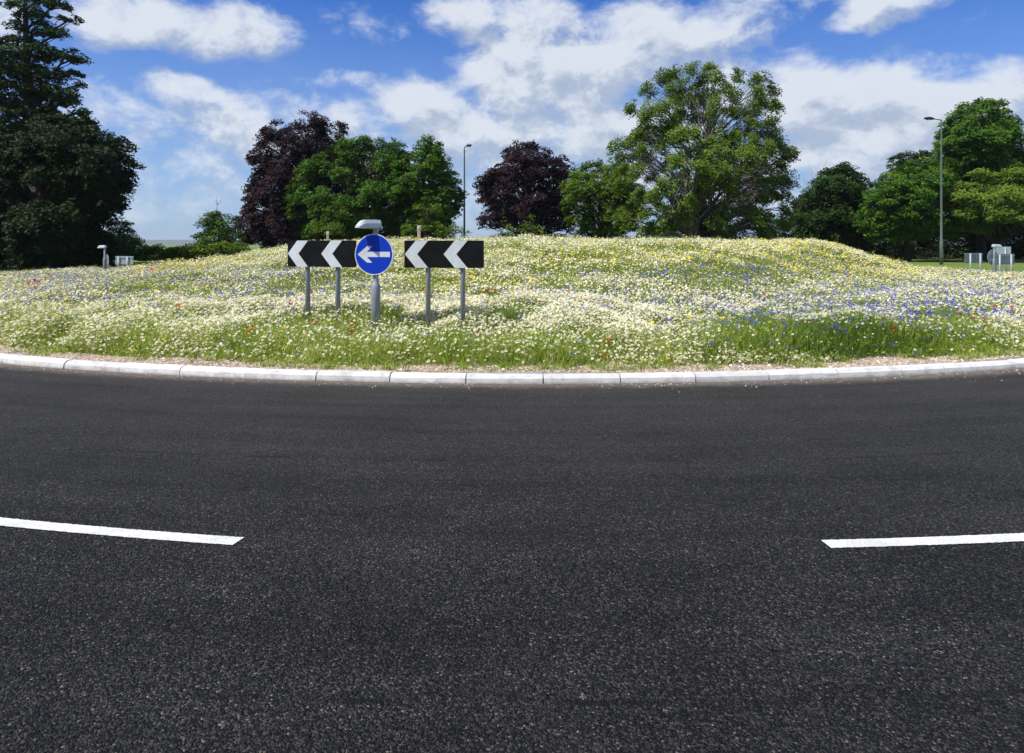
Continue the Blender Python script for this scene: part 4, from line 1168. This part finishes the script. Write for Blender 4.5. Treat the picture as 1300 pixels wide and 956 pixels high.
make_tree('bare_tree', 'thin leafless tree showing pale twigs behind the dark rounded trees', 'tree',
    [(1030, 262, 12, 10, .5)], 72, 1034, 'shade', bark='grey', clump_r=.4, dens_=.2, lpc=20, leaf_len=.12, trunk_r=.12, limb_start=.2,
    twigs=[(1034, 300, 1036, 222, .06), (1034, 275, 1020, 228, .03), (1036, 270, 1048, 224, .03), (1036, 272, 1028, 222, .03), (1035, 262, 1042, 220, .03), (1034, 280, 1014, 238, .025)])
make_tree('rounded_tree', 'dark green rounded tree between the open tree and the right hand trees', 'tree',
    env([(1004,262),(1028,240),(1050,207),(1085,206),(1102,225),(1112,260),(1110,318),(1006,318)], 60, 12, 20, 63),
    63, 1065, 'darkgreen', clump_r=.54, dens_=.66, lpc=70, leaf_len=.19, trunk_r=.3, flat=.5, branch_frac=.25)
make_tree('flat_topped_tree', 'dark flat topped tree behind the lower right hand tree', 'tree',
    [(1150, 200, 22, 9), (1170, 198, 16, 9), (1140, 212, 16, 9), (1165, 215, 30, 14), (1150, 240, 40, 24), (1180, 240, 30, 24)],
    66, 1160, 'darkgreen', clump_r=.6, dens_=.7, lpc=70, leaf_len=.19, trunk_r=.3, flat=.32, branch_frac=.3)
make_tree('spreading_tree', 'bright green tree spreading low left of the right lamp column', 'tree',
    env([(1094,252),(1122,222),(1160,203),(1212,205),(1222,305),(1094,305)], 62, 14, 22, 58),
    58, 1152, 'chestnut', clump_r=.60, dens_=.55, lpc=72, leaf_len=.20, trunk_r=.3, flat=.5, branch_frac=.3, limb_start=.3)
make_tree('chestnut_tree', 'tall round headed tree rising highest on the right', 'tree',
    env([(1190,175),(1208,140),(1240,126),(1272,128),(1297,155),(1300,190),(1330,208),(1330,245),(1185,245),(1186,195)], 72, 14, 22, 63),
    63, 1245, 'chestnut', clump_r=.60, dens_=.58, lpc=76, leaf_len=.21, trunk_r=.45, flat=.5, branch_frac=.3)
make_tree('large_tree', 'broad tree behind the far signs with layered olive green boughs', 'tree',
    env([(1192,238),(1240,212),(1335,212),(1350,296),(1192,296)], 64, 15, 24, 57, asp=.6),
    57, 1262, 'beech', clump_r=.66, dens_=.72, lpc=72, leaf_len=.19, trunk_r=.4, flat=.32, droop=.35, branch_frac=.3, limb_start=.3)
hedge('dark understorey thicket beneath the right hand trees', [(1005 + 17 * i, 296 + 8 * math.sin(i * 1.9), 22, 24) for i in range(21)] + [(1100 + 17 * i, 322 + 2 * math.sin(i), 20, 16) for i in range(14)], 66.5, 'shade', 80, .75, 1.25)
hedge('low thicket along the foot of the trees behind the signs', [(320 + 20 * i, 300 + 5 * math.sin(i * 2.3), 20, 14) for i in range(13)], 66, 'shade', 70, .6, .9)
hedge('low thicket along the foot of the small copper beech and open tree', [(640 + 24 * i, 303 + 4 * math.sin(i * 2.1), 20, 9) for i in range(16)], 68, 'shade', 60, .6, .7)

# ------------------------------------------------------------------ air
def haze():
    m = bpy.data.materials.new('haze_air'); m.use_nodes = True; t = m.node_tree; t.nodes.clear()
    o = t.nodes.new('ShaderNodeOutputMaterial'); v = t.nodes.new('ShaderNodeVolumePrincipled')
    v.inputs['Color'].default_value = (.80, .88, 1.0, 1); v.inputs['Density'].default_value = HAZE; v.inputs['Anisotropy'].default_value = .2
    t.links.new(v.outputs[0], o.inputs['Volume'])
    b = MB(); b.box((0, 5500, 40), (14000, 13800, 90), 0); ob = b.build('haze', m); tag(ob, kind='stuff')
HAZE = 0.00013
USE_HAZE = True
if USE_HAZE: haze()
print('flowers', n1, n2, n3, n4, 'polys', sum(len(o.data.polygons) for o in bpy.data.objects if o.type == 'MESH'))
